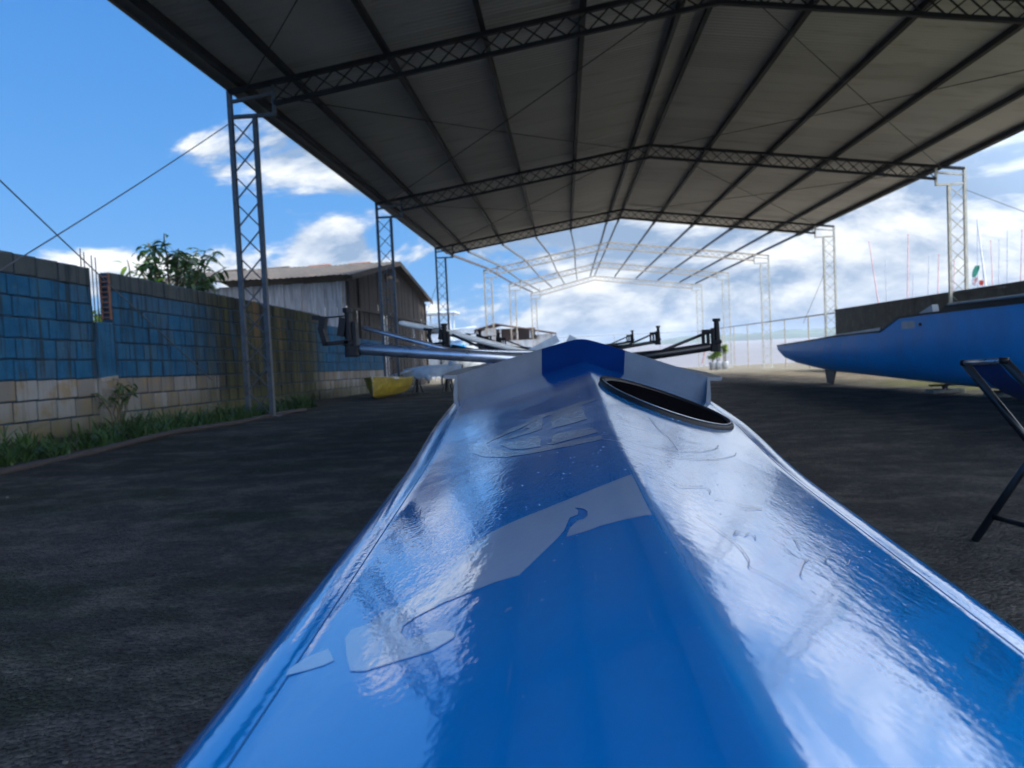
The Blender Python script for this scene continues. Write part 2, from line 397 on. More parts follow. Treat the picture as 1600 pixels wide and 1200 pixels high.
for x in PX:
    q = MB(); sl = (ZR-ZT)/(XR-XLO) if x < XR else -(ZR-ZT)/(XRO-XR)
    n = Vector((-sl, 0, 1)).normalized()
    q.bar((x, RY0, pz(x)), (x, RY1, pz(x)), .10, .15, n)
    obj('purlin', q, BACKLITSTEEL, canopy)
    # the same line runs on over the bare bays, drawn in where the frame narrows
    q = MB(); f = (x-XLO)/(XR-XLO); 
    def px(xl): return xl+(XR-xl)*f if x < XR else x
    pts = [(px(XLO), RY1+.02, pz(x))]+[(px(xl), yy, pz(x)) for yy, xl, rf in ROWS if not rf]
    for a, b in zip(pts, pts[1:]): q.bar(a, b, .07, .13, n)
    obj('purlin', q, RUSTBAR if x < -5.5 else LEFTSTEEL, canopy)
# bracing rods under the sheets
for i in range(4):
    ya, yb = ROWS[i][0], ROWS[i+1][0]
    q = MB()
    for xa, xb in ((XLO+.3, XR-.5), (XR+.3, XRO-.7)):
        for a, b in (((xa, ya), (xb, yb)), ((xa, yb), (xb, ya))):
            pts = [(a[0]+(b[0]-a[0])*t, a[1]+(b[1]-a[1])*t, ztop(a[0]+(b[0]-a[0])*t)-.10-.05*math.sin(math.pi*t)) for t in [j/10 for j in range(11)]]
            q.tube(pts, .011, 5)
    obj('bracing_rod', q, BACKLITSTEEL, canopy)
def roof_mat():
    m = bpy.data.materials.new('zinc_roof_sheet'); m.use_nodes = True; k = NT(m.node_tree); b = k.n['Principled BSDF']
    pos = k.node('ShaderNodeNewGeometry').outputs['Position']; X, Y, Z = k.sep(pos)
    wn = k.node('ShaderNodeTexWhiteNoise', noise_dimensions='2D')
    k.l.new(k.comb(k.math('FLOOR', k.math('DIVIDE', Y, 1.06)), k.math('GREATER_THAN', X, 3.2), 0), wn.inputs['Vector'])
    n = k.noise(k.scale(pos, (.5, 2.2, 1)), 1.2, 6, .6)
    c = k.mix(wn.outputs['Value'], C(.52, .51, .515), C(.63, .615, .62))
    c = k.mix(k.ramp(n, .5, .72, 0, .55), c, C(.36, .33, .31))
    k.l.new(c, b.inputs['Base Color']); b.inputs['Metallic'].default_value = .25; b.inputs['Roughness'].default_value = .55
    return m
ROOF = roof_mat()
PERIOD = .15
def sheet(xa, xb, y0, y1, dz):
    q = MB(); rows = []
    nx = 2
    prof = [(0, 0), (.25, .005), (.5, .022), (.75, .017)]
    yy = []
    i = 0
    while y0+i*PERIOD < y1:
        for t, hgt in prof: yy.append((y0+(i+t)*PERIOD, hgt))
        i += 1
    for y, hgt in yy:
        lap = .012*(int((y-y0)/1.06) % 2)
        rows.append([(xa+(xb-xa)*j/nx, y, ztop(xa+(xb-xa)*j/nx)+.160+hgt+dz+lap) for j in range(nx+1)])
    q.grid(rows); return q
XE_L, XE_R = -6.43, 13.06
slopes = []
for xa, xb in ((XE_L, XR), (XR, XE_R)):
    lapx = XR-1.9 if xb == XR else XR+1.9
    lo_, hi_ = (xa, lapx+.1) if xb == XR else (lapx-.1, xb)
    q = sheet(lo_, hi_, RY0, RY1, 0)
    q2 = sheet(*((lapx-.1, XR) if xb == XR else (XR, lapx+.1)), RY0, RY1, .012)
    b = len(q.v); q.v += q2.v; q.f += [tuple(i+b for i in f) for f in q2.f]; q.m += q2.m
    slopes.append(obj('roof', q, ROOF, canopy))
q = MB(); q.grid([[(XR-.35, RY0, ztop(XR-.35)+.225), (XR, RY0, ZR+.235), (XR+.35, RY0, ztop(XR+.35)+.225)], [(XR-.35, RY1, ztop(XR-.35)+.225), (XR, RY1, ZR+.235), (XR+.35, RY1, ztop(XR+.35)+.225)]])
obj('ridge_cap', q, ROOF, slopes[0])
EAVE = mat('pale_eave_board', (.24, .225, .21), .6, 0, .25, 2, .1, 30, (.42, .41, .38), .66, .74, (1, .4, 1))
q = MB(); q.bar((XE_L+.13, RY0, ztop(XE_L+.13)+.12), (XE_L+.13, RY1-2.6, ztop(XE_L+.13)+.12), .30, .03, (-.15, 0, 1)); q.bar((XE_L-.02, RY0, ztop(XE_L)+.13), (XE_L-.02, RY1-2.6, ztop(XE_L)+.13), .02, .17, (0, 0, 1)); obj('eave_board', q, EAVE, slopes[0])
q = MB(); q.bar((XE_R+.02, RY0, ztop(XE_R)+.12), (XE_R+.02, RY1, ztop(XE_R)+.12), .03, .16); obj('eave_board', q, BACKLITSTEEL, slopes[1])
# guy wires
def wire(pts, label, r=.010):
    q = MB(); a, b = Vector(pts[0]), Vector(pts[1]); sag = (a-b).length*.006
    q.tube([a+(b-a)*t-Vector((0, 0, sag*4*t*(1-t))) for t in [i/12 for i in range(13)]], r, 6)
    tag(obj('guy_wire', q, CABLE, loc=pts[1]), label, 'wire', 'guy wires of the canopy columns')
wire(((XLO, 14.98, 4.70), (-7.70, 9.5, 1.06)), 'steel wire running down from the nearest lattice column past the wall to the left')
wire(((-6.40, 2.75, 5.30), (-7.60, 16.1, -.38)), 'steel wire slanting down to the right across the blue wall')
wire(((XRO, 26.86, 4.6), (16.6, 22.6, 1.6)), 'thin wire descending right from the top of the cream column behind the dark wall')
wire(((XRI, 39.28, 3.0), (12.0, 39.6, .6)), 'thin wire slanting down left of the cream column where the dark wall ends', .012)
wire(((XLO, 39.28, 3.5), (-7.3, 38.6, 1.0)), 'thin wire down the left of the third lattice column beside the wooden barn', .012)
# ------------------------------------------------------------------ block wall on the left
def block_mat():
    m = bpy.data.materials.new('painted_blocks'); m.use_nodes = True; k = NT(m.node_tree); b = k.n['Principled BSDF']
    pos = k.node('ShaderNodeNewGeometry').outputs['Position']; X, Y, Z = k.sep(pos)
    rnd = k.node('ShaderNodeNewGeometry').outputs['Random Per Island']
    zr = k.math('ADD', Z, k.math('MULTIPLY', k.math('SUBTRACT', Y, 11.), .0235))     # height above the falling ground
    n = k.noise(pos, 2.2, 7, .65); f = k.noise(pos, 14, 5, .7)
    blue = k.mix(k.ramp(n, .3, .7), C(.008, .088, .200), C(.018, .13, .27))
    blue = k.mix(k.ramp(rnd, .80, .86, 0, .45), blue, C(.07, .13, .19))
    blue = k.mix(k.ramp(f, .60, .72, 0, .7), blue, C(.10, .16, .22))
    pale = k.mix(k.ramp(rnd, .2, .8), C(.20, .185, .17), C(.30, .30, .305))
    pale = k.mix(k.ramp(n, .46, .66, 0, .8), pale, C(.30, .22, .13))
    c = k.mix(k.ramp(zr, .895, .915), pale, blue)
    grey = k.mix(n, C(.050, .062, .072), C(.105, .12, .13))
    c = k.mix(k.ramp(zr, 2.42, 2.44), c, grey)
    # damp, moss-blackened stretch
    ms = k.noise(k.scale(pos, (1, 2.6, .22)), 1.0, 6, .6)
    drip = k.math('MULTIPLY', k.ramp(k.noise(k.scale(pos, (1, 5., .35)), 1.6, 6, .65), .48, .62), .85)
    drip = k.math('MULTIPLY', drip, k.ramp(zr, .82, .98, .30, 1.))
    c = k.mix(drip, c, k.mix(k.ramp(zr, .7, 1.1), C(.12, .085, .048), C(.024, .040, .050)))
    zone = k.math('MULTIPLY', k.ramp(Y, 15.3, 17.4), k.ramp(Y, 24.9, 23.0))
    c = k.mix(k.math('MULTIPLY', zone, k.ramp(ms, .22, .46)), c, k.mix(k.ramp(ms, .42, .58), C(.012, .014, .010), C(.060, .062, .030)))
    c = k.mix(k.math('MULTIPLY', zone, k.ramp(ms, .56, .66)), c, C(.13, .075, .035))
    streak = k.math('MULTIPLY', k.ramp(k.noise(k.scale(pos, (1, 3.5, .3)), 1.3, 5, .6), .60, .70), k.ramp(Y, 11, 17))
    c = k.mix(k.math('MULTIPLY', streak, .7), c, C(.05, .055, .035))
    foot = k.math('ADD', k.ramp(zr, .75, .05), k.math('MULTIPLY', k.math('SUBTRACT', n, .5), 1.4), clamp=True)
    c = k.mix(k.math('MULTIPLY', foot, .6), c, C(.10, .10, .045))
    k.l.new(c, b.inputs['Base Color']); b.inputs['Roughness'].default_value = .85; b.inputs['Specular IOR Level'].default_value = .25
    bp = k.node('ShaderNodeBump'); bp.inputs['Strength'].default_value = .6; bp.inputs['Distance'].default_value = .012
    k.l.new(k.math('ADD', f, n), bp.inputs['Height']); k.l.new(bp.outputs[0], b.inputs['Normal'])
    return m
BLOCK = block_mat()
MORTAR = mat('old_mortar', (.020, .055, .095), .95, 0, .4, 6, .5, 60)
WX = -7.8
def wsink(y): return -.0235*(y-11)
wall = thing('block_wall', (WX, 16, -1.1), 'long blue and white painted block wall left of the yard, mossy near the lattice column', 'wall')
def wall_panel(y0, y1, courses, step=None, seed=1):
    rnd = random.Random(seed); q = MB(); core = MB(); ch = .305
    for r in range(courses):
        z = -1.06+ch*(r+.5); off = (r % 2)*.235+rnd.uniform(-.04, .04); y = y0-off if r % 2 else y0
        while y < y1-.02:
            L = .47+rnd.uniform(-.03, .03)
            a, b_ = max(y, y0), min(y+L, y1)
            top_ok = step is None or z+ch*.5+wsink((a+b_)/2) < step((a+b_)/2)+.12
            if b_-a > .08 and top_ok:
                M = Matrix.Rotation(rnd.uniform(-.006, .006), 3, 'Z')
                q.box((WX-.10+rnd.uniform(-.008, .008), (a+b_)/2, z+wsink((a+b_)/2)), (.20, b_-a-.022, ch-.022), M, .012)
                core.box((WX-.10, (a+b_)/2, z+wsink((a+b_)/2)), (.168, b_-a+.01, ch+.006))
            y += L
    p = obj('wall_panel', q, BLOCK, wall); obj('mortar', core, MORTAR, p)
wall_panel(3.0, 12.36, 9, seed=3)
wall_panel(12.92, 23.9, 9, seed=5)
wall_panel(23.92, 27.4, 9, step=lambda y: 1.32-.12*(y-24), seed=8)
wall_panel(27.42, 33.2, 7, step=lambda y: .95-.085*(y-27.4), seed=9)
q = MB()      # stub of the unfinished pillar in the gap
q.box((WX-.09, 12.64, -.12+wsink(12.6)), (.20, .52, 1.84), None, .015); 
pl = obj('pillar', q, BLOCK, wall)
q = MB(); q.box((WX-.02, 12.64, -.52), (.10, .42, .34), None, .02); q.box((WX+.005, 12.66, -.20), (.06, .5, .07), Matrix.Rotation(.06, 3, 'X'), .01)
obj('broken_concrete', q, CONC, pl)
q = MB()      # open ends of the hollow blocks
for k_ in range(9):
    zc = .86+k_*.088
    q.box((WX-.10, 12.90, zc), (.17, .055, .022), None, .004)
for xx in (-.17, -.02): q.box((WX+xx, 12.89, 1.22), (.022, .05, .80))
obj('hollow_brick_end', q, BRICKR, pl)
for yy, zt in ((12.30, 1.98), (12.40, 1.93), (12.60, 1.90), (12.70, 1.88)):
    q = MB(); q.tube([(WX-.12, yy, .7), (WX-.12+random.uniform(-.01, .01), yy, zt)], .010, 6); obj('rebar', q, RUSTBAR, pl)

# kerb pipe and weeds at the wall foot
q = MB(); q.tube([(-5.75-.012*(y-4), y, gz(y)+.03+.012*math.sin(y*1.3)) for y in [4+.5*i for i in range(27)]], .042, 8)
tag(obj('rail', q, RUSTBAR, smooth=True, loc=(-5.8, 10, -1.05)), 'low rusty pipe lying along the yard edge in front of the weeds', 'pipe')
def blade(q, p, hgt, wd, lean, ang):
    dx_, dy_ = math.cos(ang), math.sin(ang); nx_, ny_ = -dy_, dx_
    pts = []
    for t in (0, .4, .75, 1.):
        w_ = wd*(1-t)**.6*(.7+.6*t) if t < 1 else .002
        c = Vector(p)+Vector((dx_*lean*t*t, dy_*lean*t*t, hgt*t*(1-.25*lean*t/ max(hgt, .01))))
        pts.append([c-Vector((nx_, ny_, 0))*w_, c+Vector((nx_, ny_, 0))*w_])
    q.grid(pts)
q = MB()
for i in range(3600):
    y = random.uniform(7.2, 19.0); x = -6.05-.012*(y-4)-abs(random.gauss(0, .7))
    if x < WX+.03: x = WX+random.uniform(.03, .4)
    dens = noise.noise(Vector((x*1.1, y*.9, 3)))
    if dens < -.12: continue
    h_ = (.12+.42*max(0, dens+.2))*random.uniform(.5, 1.3)
    blade(q, (x, y, gz(y)-.02), h_, random.uniform(.008, .028), h_*random.uniform(.3, 1.1), random.uniform(0, 6.28))
tag(obj('weeds', q, LEAF, smooth=True, loc=(-6.9, 12, -1.07)), 'green weeds and grass growing along the foot of the wall', 'weeds', kind='stuff')

def leafblade(q, base, dirv, L, wd, droop, roll=0.):
    d_ = Vector(dirv).normalized(); s_ = d_.cross(Vector((0, 0, 1)))
    if s_.length < .05: s_ = Vector((1, 0, 0))
    s_.normalize(); n_ = s_.cross(d_); s_ = s_*math.cos(roll)+n_*math.sin(roll)
    rows = []
    for t, w_ in ((0, .06), (.2, .62), (.45, 1.), (.75, .72), (1., .03)):
        c = Vector(base)+d_*L*t+Vector((0, 0, -droop*L*t*t))
        rows.append([c-s_*wd*w_/2+n_*wd*w_*.12, c, c+s_*wd*w_/2+n_*wd*w_*.12])
    q.grid(rows)
def plant(name, loc, label, cat, spread, hgt, nstem, nleaf, L, m, group=None, reach=None):
    t = thing(name, loc, label, cat, group); st = MB(); lf = MB()
    for i in range(nstem):
        a = random.uniform(0, 6.28); r = spread*random.uniform(.35, 1.0)
        tip = Vector((loc[0]+math.cos(a)*r*(.75), loc[1]+math.sin(a)*r, loc[2]+hgt*random.uniform(.72, 1.0)))
        b0 = Vector((loc[0]+math.cos(a)*.05, loc[1]+math.sin(a)*.05, loc[2]))
        pts = [b0.lerp(tip, t_)+Vector((0, 0, hgt*.22*math.sin(math.pi*t_)))+Vector((random.uniform(-.03, .03), random.uniform(-.03, .03), 0)) for t_ in [j/7 for j in range(8)]]
        st.tube(pts, [.03*(1-.8*j/7)*hgt/3+.004 for j in range(8)], 5)
        for j in range(nleaf):
            t_ = random.uniform(.45, 1.); f_ = t_*7; i0 = min(6, int(f_)); p = pts[i0].lerp(pts[i0+1], f_-i0)
            aa = random.uniform(0, 6.28)
            leafblade(lf, p+Vector((random.gauss(0, .05), random.gauss(0, .05), 0))*hgt/3, (math.cos(aa), math.sin(aa), random.uniform(-.5, .7)), L*random.uniform(.6, 1.25), L*random.uniform(.30, .42), random.uniform(.2, .9), random.uniform(-.8, .8))
    obj('trunk' if hgt > 2 else 'stem', st, STEM, t, smooth=True); obj('crown' if hgt > 2 else 'leaves', lf, m, t, smooth=True)
    return t
plant('broadleaf_tree', (-9.45, 18.2, -1.2), 'drooping broad-leaved tree rising behind the blue block wall', 'tree', 1.6, 4.25, 26, 26, .29, LEAF)
plant('sunlit_tree_side', (-9.45, 16.9, -1.15), 'sunlit yellow-green left side of the drooping tree, just topping the wall', 'tree', .7, 3.6, 8, 10, .30, LEAFY)  # drooping tree's sunlit left side, its light put into the leaf colour
plant('shrub', (-9.0, 14.75, -1.1), 'sunlit yellow-green bush seen through the gap in the wall', 'shrub', .8, 2.35, 14, 44, .22, LEAFY)
plant('climbing_plant', (-7.55, 12.45, -1.08), 'green climbing weed at the broken pillar in the wall', 'plant', .45, .80, 9, 9, .13, LEAF)

# ------------------------------------------------------------------ wooden barn
barn = thing('wooden_barn', (-11, 37.6, -1.7), 'weathered wooden barn with grey sheet roof behind the blue wall', 'barn')
BX, BY0, BYR, BY1 = -8.3, 29.3, 37.6, 46.0
def barn_top(y): return 3.10+(4.36-3.10)*(y-BY0)/(BYR-BY0) if y < BYR else 4.36-(4.36-3.12)*(y-BYR)/(BY1-BYR)
q = MB(); y = BY0
while y < BY1-.05:
    w_ = random.uniform(.28, .46); b_ = min(y+w_, BY1); jx = random.uniform(-.03, .03)
    zt = barn_top((y+b_)/2)-.12; zb = gz(y)-random.uniform(-.06, .1)
    if 34.0 < y < 35.3: zt2 = zt; zb = 1.95
    mid = 1.9+random.uniform(-.03, .05)
    q.box((BX+jx, (y+b_)/2, (zb+mid)/2 if zb < mid-.2 else mid), (.03, b_-y-.015, max(.1, mid-zb)))
    q.box((BX+.02+jx*.6, (y+b_)/2+.05, (mid+zt)/2), (.03, b_-y-.01, zt-mid+.02))
    y = b_
for yy in (BY0+.1, BY0+1.6, BYR, BY1-.1): q.box((BX+.06, yy, (gz(yy)+barn_top(yy))/2-.1), (.10, .12, barn_top(yy)-gz(yy)-.25))
q.bar((BX+.07, BY0, 1.88), (BX+.07, BY1, 1.80), .06, .12)
obj('gable_wall', q, WOODD, barn)
q = MB(); x = -17.5
while x < BX-.02:
    w_ = random.uniform(.30, .5); b_ = min(x+w_, BX-.02)
    q.box(((x+b_)/2, BY0+random.uniform(-.02, .02), .72+random.uniform(-.03, .03)), (b_-x-.014, .03, 4.3)); x = b_
for xx in (-16, -14, -12, -10.1, -8.5): q.box((xx, BY0-.05, .72), (.12, .09, 4.3))
obj('plank_wall', q, WOODL, barn)
q = MB(); q.box((BX-.05, 34.65, .1), (.05, 1.1, 3.5)); obj('door', q, WOODD, barn)
q = MB()
def roof_slope(q, x0, x1, ya, yb, za, zb, per=.23):
    n = int((x1-x0)/per*2); rows = []
    for j in range(5):
        t = j/4; rows.append([(x0+(x1-x0)*i/n, ya+(yb-ya)*t+random.uniform(-.05, .05)*(j in (0,)), za+(zb-za)*t+.03*(i % 2)+.05*noise.noise(Vector((i*.07, j*.9, 2)))) for i in range(n+1)])
    q.grid(rows)
roof_slope(q, -17.9, BX+.45, BY0-.65, BYR+.05, 3.05, 4.50); roof_slope(q, -17.9, BX+.45, BY1+.7, BYR-.05, 3.06, 4.50)
rf = obj('roof', q, TILE, barn)
q = MB(); 
for xx in (-16.2, -14.0, -11.9, -9.9):
    q = MB(); q.tube([(xx-.55, BYR, 4.47), (xx+.55, BYR, 4.50)], .10, 8); obj('ridge_tile', q, TILE if xx < -12.5 else BRICKR, rf)
q = MB(); q.bar((BX+.42, BY0-.6, 2.98), (BX+.42, BYR, 4.42), .05, .20); q.bar((BX+.42, BYR, 4.42), (BX+.42, BY1+.6, 3.0), .05, .20)
obj('bargeboard', q, WOODD, barn)

# ------------------------------------------------------------------ dark wall and railing on the right
DARKW = mat('dark_concrete', (.075, .075, .065), .9, 0, .45, 1.6, .5, 30, (.13, .13, .12), .5, .68)  # dark grey concrete with paler blotches
q = MB(); L_ = [(y, 1.30-.0063*(y-18)) for y in (6, 12, 18, 24, 30, 34, 38.5)]
for (a, za), (b, zb) in zip(L_, L_[1:]):
    c = (a+b)/2; q.box((13.27, c, ((za+zb)/2-.08+gz(c)-.2)/2), (.16, b-a-.02, (za+zb)/2-.08-gz(c)+.2), None, .01)
wl = obj('concrete_wall', q, DARKW, loc=(13.27, 22, -1.3)); tag(wl, 'dark concrete wall along the right side of the yard', 'wall')
q = MB()
for (a, za), (b, zb) in zip(L_, L_[1:]): q.bar((13.27, a, (za+1.0*0)-.04), (13.27, b, zb-.04), .24, .075)
obj('coping', q, DARKW, wl)
rail = thing('railing', (13.3, 58, -2.2), 'pale pipe railing along the river edge beyond the dark wall', 'railing')
RAILM = mat('galvanised_rail', (.45, .46, .46), .45, .3, .15, 5)
q = MB(); q.tube([(13.3, y, 1.02-.004*(y-39)) for y in (38.7, 50, 62, 74, 78)], .045, 6); obj('top_rail', q, RAILM, rail)
for y in (43, 47.5, 52.8, 57, 61.5, 66, 70.5, 75):
    q = MB(); q.tube([(13.3, y, gz(y)-.05), (13.3, y, 1.0-.004*(y-39))], .035, 6); obj('post', q, TANSTEEL, rail)
rail2 = thing('railing', (2, 77, -2.7), 'thin pipe railing crossing the far end of the yard in front of the river', 'railing')
q = MB(); q.tube([(x, 77.3, .88) for x in (-1, 4, 9, 13.3)], .04, 6); obj('top_rail', q, RAILM, rail2)
for x in (0, 5, 9.5):
    q = MB(); q.tube([(x, 77.3, gz(77)-.1), (x, 77.3, .86)], .035, 6); obj('post', q, RAILM, rail2)

# ------------------------------------------------------------------ masts and flag beyond the wall
def unpx(u, v, y):           # a sight line through the photograph's frame, cut at distance y
    dd = fwd+right*((u-800)/1202)-up*((v-600)/1202); return dd*(y/dd.y)
mproto = None
MASTS = [(1358, 378, 1372, 62, REDP, 'faded red mast, the tallest left of the cream column, leaning slightly'), (1383, 405, 1385, 74, MASTG, 'faint grey mast just right of the leaning red one'),
 (1419, 367, 1418, 60, REDP, 'pinkish mast standing halfway between the two cream columns'), (1427, 428, 1426, 66, MASTG, 'shortest grey mast beside the pinkish one'),
 (1452, 398, 1450, 70, MASTG, 'slim grey mast left of a reddish pair'), (1467, 398, 1465, 64, REDP, 'reddish mast nearest the left side of the cream column'),
 (1491, 408, 1489, 66, REDP, 'reddish mast seen through the lacing of the cream column'), (1527, 342, 1528, 64, MASTG, 'tall thin grey mast just right of the cream column'),
 (1535, 383, 1537, 70, MASTG, 'short grey mast behind the flag'), (1548, 376, 1552, 70, REDP, 'dull red mast right of the flag'),
 (1561, 374, 1561, 72, MASTG, 'grey mast between the dull red one and a taller grey one'), (1574, 359, 1574, 66, MASTG, 'taller grey mast near the right edge'),
 (1597, 360, 1594, 62, REDP, 'reddish mast at the right edge of the view')]
for (u, v, ub, y, m, lab) in MASTS:
    p = unpx(u, v, y); b = unpx(ub, 470, y); b = p+(b-p)*((p.z+2.2)/(p.z-b.z))
    q = MB(); q.tube([b, b.lerp(p, .5), p], [.05, .045, .03], 6)
    q.box(p.lerp(b, .25), (.5, .03, .03)) if m is not REDP else q.ball(p, .07, 6)
    tag(obj('sailboat_mast', q, m, loc=b), lab, 'mast', 'sailing masts beyond the dark wall')
p = unpx(1527, 344, 60); b = unpx(1541, 455, 60)
b = p+(b-p)*((p.z+2.0)/(p.z-b.z)); q = MB(); q.tube([b, p], [.08, .05], 6)
tag(obj('flagpole', q, MASTW, loc=b), 'white leaning pole carrying the flag right of the cream column', 'flagpole')
fl = thing('flag', unpx(1532, 420, 59.9), 'limp green, white and red flag hanging from the leaning white pole', 'flag')
def cloth(u0_, v0_, u1_, v1_, wpx, m):
    a, c = unpx(u0_, v0_, 59.85), unpx(u1_, v1_, 59.85); q = MB(); rows = []
    for i in range(7):
        t = i/6; mid_ = a.lerp(c, t); ww = wpx/1202*60*(.55+.45*math.sin(2.5*t+.4))
        rows.append([mid_+Vector((ww*(j/5-.5), .06*math.sin(j*2.1+t*3), 0)) for j in range(6)])
    q.grid(rows); return q
FG = mat('green_cloth', (.02, .26, .16), .8, 0, .15, 5); FW = mat('white_cloth', (.8, .8, .8), .8, 0, .1, 5); FR = mat('red_cloth', (.65, .06, .03), .8, 0, .15, 5)
obj('green_stripe', cloth(1527, 415, 1522, 433, 8, FG), FG, fl, True); obj('white_stripe', cloth(1522, 433, 1524, 447, 7, FW), FW, fl, True); obj('red_stripe', cloth(1526, 434, 1521, 444, 4, FR), FR, fl, True)
q = cloth(1533, 438, 1534, 446, 6, FR); tag(obj('pennant', q, FR, loc=unpx(1534, 446, 59.85)), 'small orange-red pennant low on the pole beside the flag', 'pennant')
# ------------------------------------------------------------------ the long blue rowing boat in front
HEEL = .05
hc, hsn = math.cos(HEEL), math.sin(HEEL)
def B2W(p): return Vector((hc*p[0]+hsn*p[2], p[1], -hsn*p[0]+hc*p[2]))
RK = [(-3.6, -.17), (-1.0, -.165), (.3, -.155), (.85, -.143), (1.3, -.126), (1.7, -.098), (2.1, -.068), (2.7, -.052), (3.2, -.045)]
SEAMZ = [(.4, -.242), (1.5, -.231), (2.1, -.195), (2.7, -.187), (3.5, -.18)]
def tabv(T, y):
    if y <= T[0][0]: return T[0][1]
    for a, b in zip(T, T[1:]):
        if y <= b[0]: return a[1]+(b[1]-a[1])*(y-a[0])/(b[0]-a[0])
    return T[-1][1]
def tabs(T, y): return sum(tabv(T, y+k_*.0625)*g_ for k_, g_ in zip(range(-4, 5), (1, 2, 3, 4, 5, 4, 3, 2, 1)))/25
def half(y): return max(.004, min(.293+.064*y, .50)) if y < 9 else max(.02, .50-(y-9)*.06)
def xc(y): return .081-.004*y
def deckz(x, y):
    s = abs(x-xc(y)); h = half(y); hs_ = max(.01, h-.05); R = tabs(RK, y); zs = tabs(SEAMZ, y); r = max(.0018, .0045-.0012*y)
    f = lambda q_: math.sqrt(q_*q_+r*r)-r
    t = (R-zs)/f(hs_)
    if s <= hs_: return R-t*f(s)
    q_ = min(1, (s-hs_)/(h-hs_)); return zs-.030*(1-math.sqrt(1-q_*q_))
def gelcoat(name, base, dark, spots=True):
    m = bpy.data.materials.new(name); m.use_nodes = True; k = NT(m.node_tree); b = k.n['Principled BSDF']
    pos = k.node('ShaderNodeNewGeometry').outputs['Position']
    n = k.noise(k.scale(pos, (6, 1.2, 1)), 1.0, 5, .6)
    c = k.mix(k.ramp(n, .35, .65), C(*base), C(*dark))
    if spots: 
        sp = k.noise(k.scale(pos, (1, .6, 1)), 95, 3, .5)
        c = k.mix(k.ramp(sp, .715, .74, 0, .6), c, C(.35, .5, .7))
    scr = k.ramp(k.noise(k.scale(pos, (160, 6, 1)), 1.0, 3, .6), .66, .72)
    dust = k.noise(k.scale(pos, (30, 9, 1)), 1.0, 7, .7)
    c = k.mix(k.math('ADD', k.math('MULTIPLY', scr, .10), k.ramp(dust, .58, .78, 0., .10)), c, C(.45, .55, .68))
    k.l.new(c, b.inputs['Base Color'])
    k.l.new(k.math('ADD', .03, k.math('ADD', k.math('MULTIPLY', scr, .05), k.ramp(dust, .50, .75, 0., .06))), b.inputs['Coat Roughness'])
    b.inputs['Roughness'].default_value = .07; b.inputs['IOR'].default_value = 1.5; b.inputs['Specular IOR Level'].default_value = .32
    b.inputs['Coat Weight'].default_value = 1.; b.inputs['Coat IOR'].default_value = 2.0
    w1 = k.noise(k.scale(pos, (1.6, .7, 1)), 42, 3, .5); w2 = k.noise(k.scale(pos, (1, .55, 1)), 240, 2, .5); w3 = k.noise(k.scale(pos, (1.5, .4, 1)), 7, 2, .5)
    rough_zone = k.ramp(k.noise(k.scale(pos, (1.2, .7, 1)), 2.3, 4, .6), .40, .62, .35, 1.)
    hgt = k.math('ADD', k.math('MULTIPLY', k.math('ADD', w1, k.math('MULTIPLY', w2, k.ramp(k.sep(pos)[1], .6, 1.3, .30, 1.5))), rough_zone), k.math('MULTIPLY', w3, 3.0))
    bp = k.node('ShaderNodeBump'); bp.inputs['Strength'].default_value = .26; bp.inputs['Distance'].default_value = .0014
    k.l.new(hgt, bp.inputs['Height']); k.l.new(bp.outputs[0], b.inputs['Normal']); k.l.new(bp.outputs[0], b.inputs['Coat Normal'])
    return m
BLUE = gelcoat('blue_gelcoat', (.000, .27, .74), (.000, .235, .67))
VINYL = gelcoat('white_vinyl', (.40, .54, .76), (.37, .50, .71), False)
VLINE = mat('vinyl_edge', (.15, .20, .30), .3, 0, .1, 20)
BLACKR = mat('matt_black_lid', (.004, .004, .005), .9, 0, .2, 20, spec=.0)
boat = thing('rowing_boat', (.08, 2, -.62), 'long blue rowing boat with peaked glossy deck seen from its end, white graphics', 'rowing boat')
YC = 2.70
q = MB(); ysd = [-3.6, -3.0, -2.4, -1.8, -1.2, -.8, -.5]+[-.3+.03*i for i in range(101)]+[YC+.005, 2.9, 3.2]
cr = [-1.0]+[-1+.012*i*1 for i in range(1, 1)]
def cross(h):
    hs_ = max(.01, h-.05); out = []
    for i in range(13): out.append(hs_+(h-hs_)*math.sin(math.pi/2*(12-i)/12))
    for i in range(1, 27): out.append(hs_*(1-i/26)**1.25)
    return [-v for v in out]+[v for v in out[-2::-1]]
rows = [[B2W((xc(y)+s_, y, deckz(xc(y)+s_, y))) for s_ in cross(half(y))] for y in ysd]
q.grid([r[::-1] for r in rows]); obj('deck', q, BLUE, boat, smooth=True)
q = MB(); rows = []
for y in [-3.62, -3.4, -3.0, -2.4, -1.8, -1.2, -.6, 0, .5, 1, 1.5, 2, 2.7, 3.5, 4.5, 6, 8, 9, 10, 11, 12, 13, 14, 15]:
    h = half(y); ze = tabs(SEAMZ, y)-.030; dp = min(1, h/.40)*.36; e_ = .0008
    sec = [(-h-e_, ze), (-h*.985, ze-.06), (-h*.90, ze-dp*.5), (-h*.62, ze-dp*.86), (-h*.25, ze-dp*.98), (0, ze-dp)]
    sec += [(-a, z_) for a, z_ in sec[-2::-1]]
    rows.append([B2W((xc(y)+a, y, z_)) for a, z_ in sec])
q.grid(rows); obj('hull', q, BLUE, boat, smooth=True)
for s_ in (-1, 1):
    q = MB(); q.tube([B2W((xc(y)+s_*(half(y)-.05), y, deckz(xc(y)+s_*(half(y)-.05), y)-.0004)) for y in [-.2+.05*i for i in range(58)]], .0012, 6)
    obj('seam', q, SEAMB, boat, smooth=True)
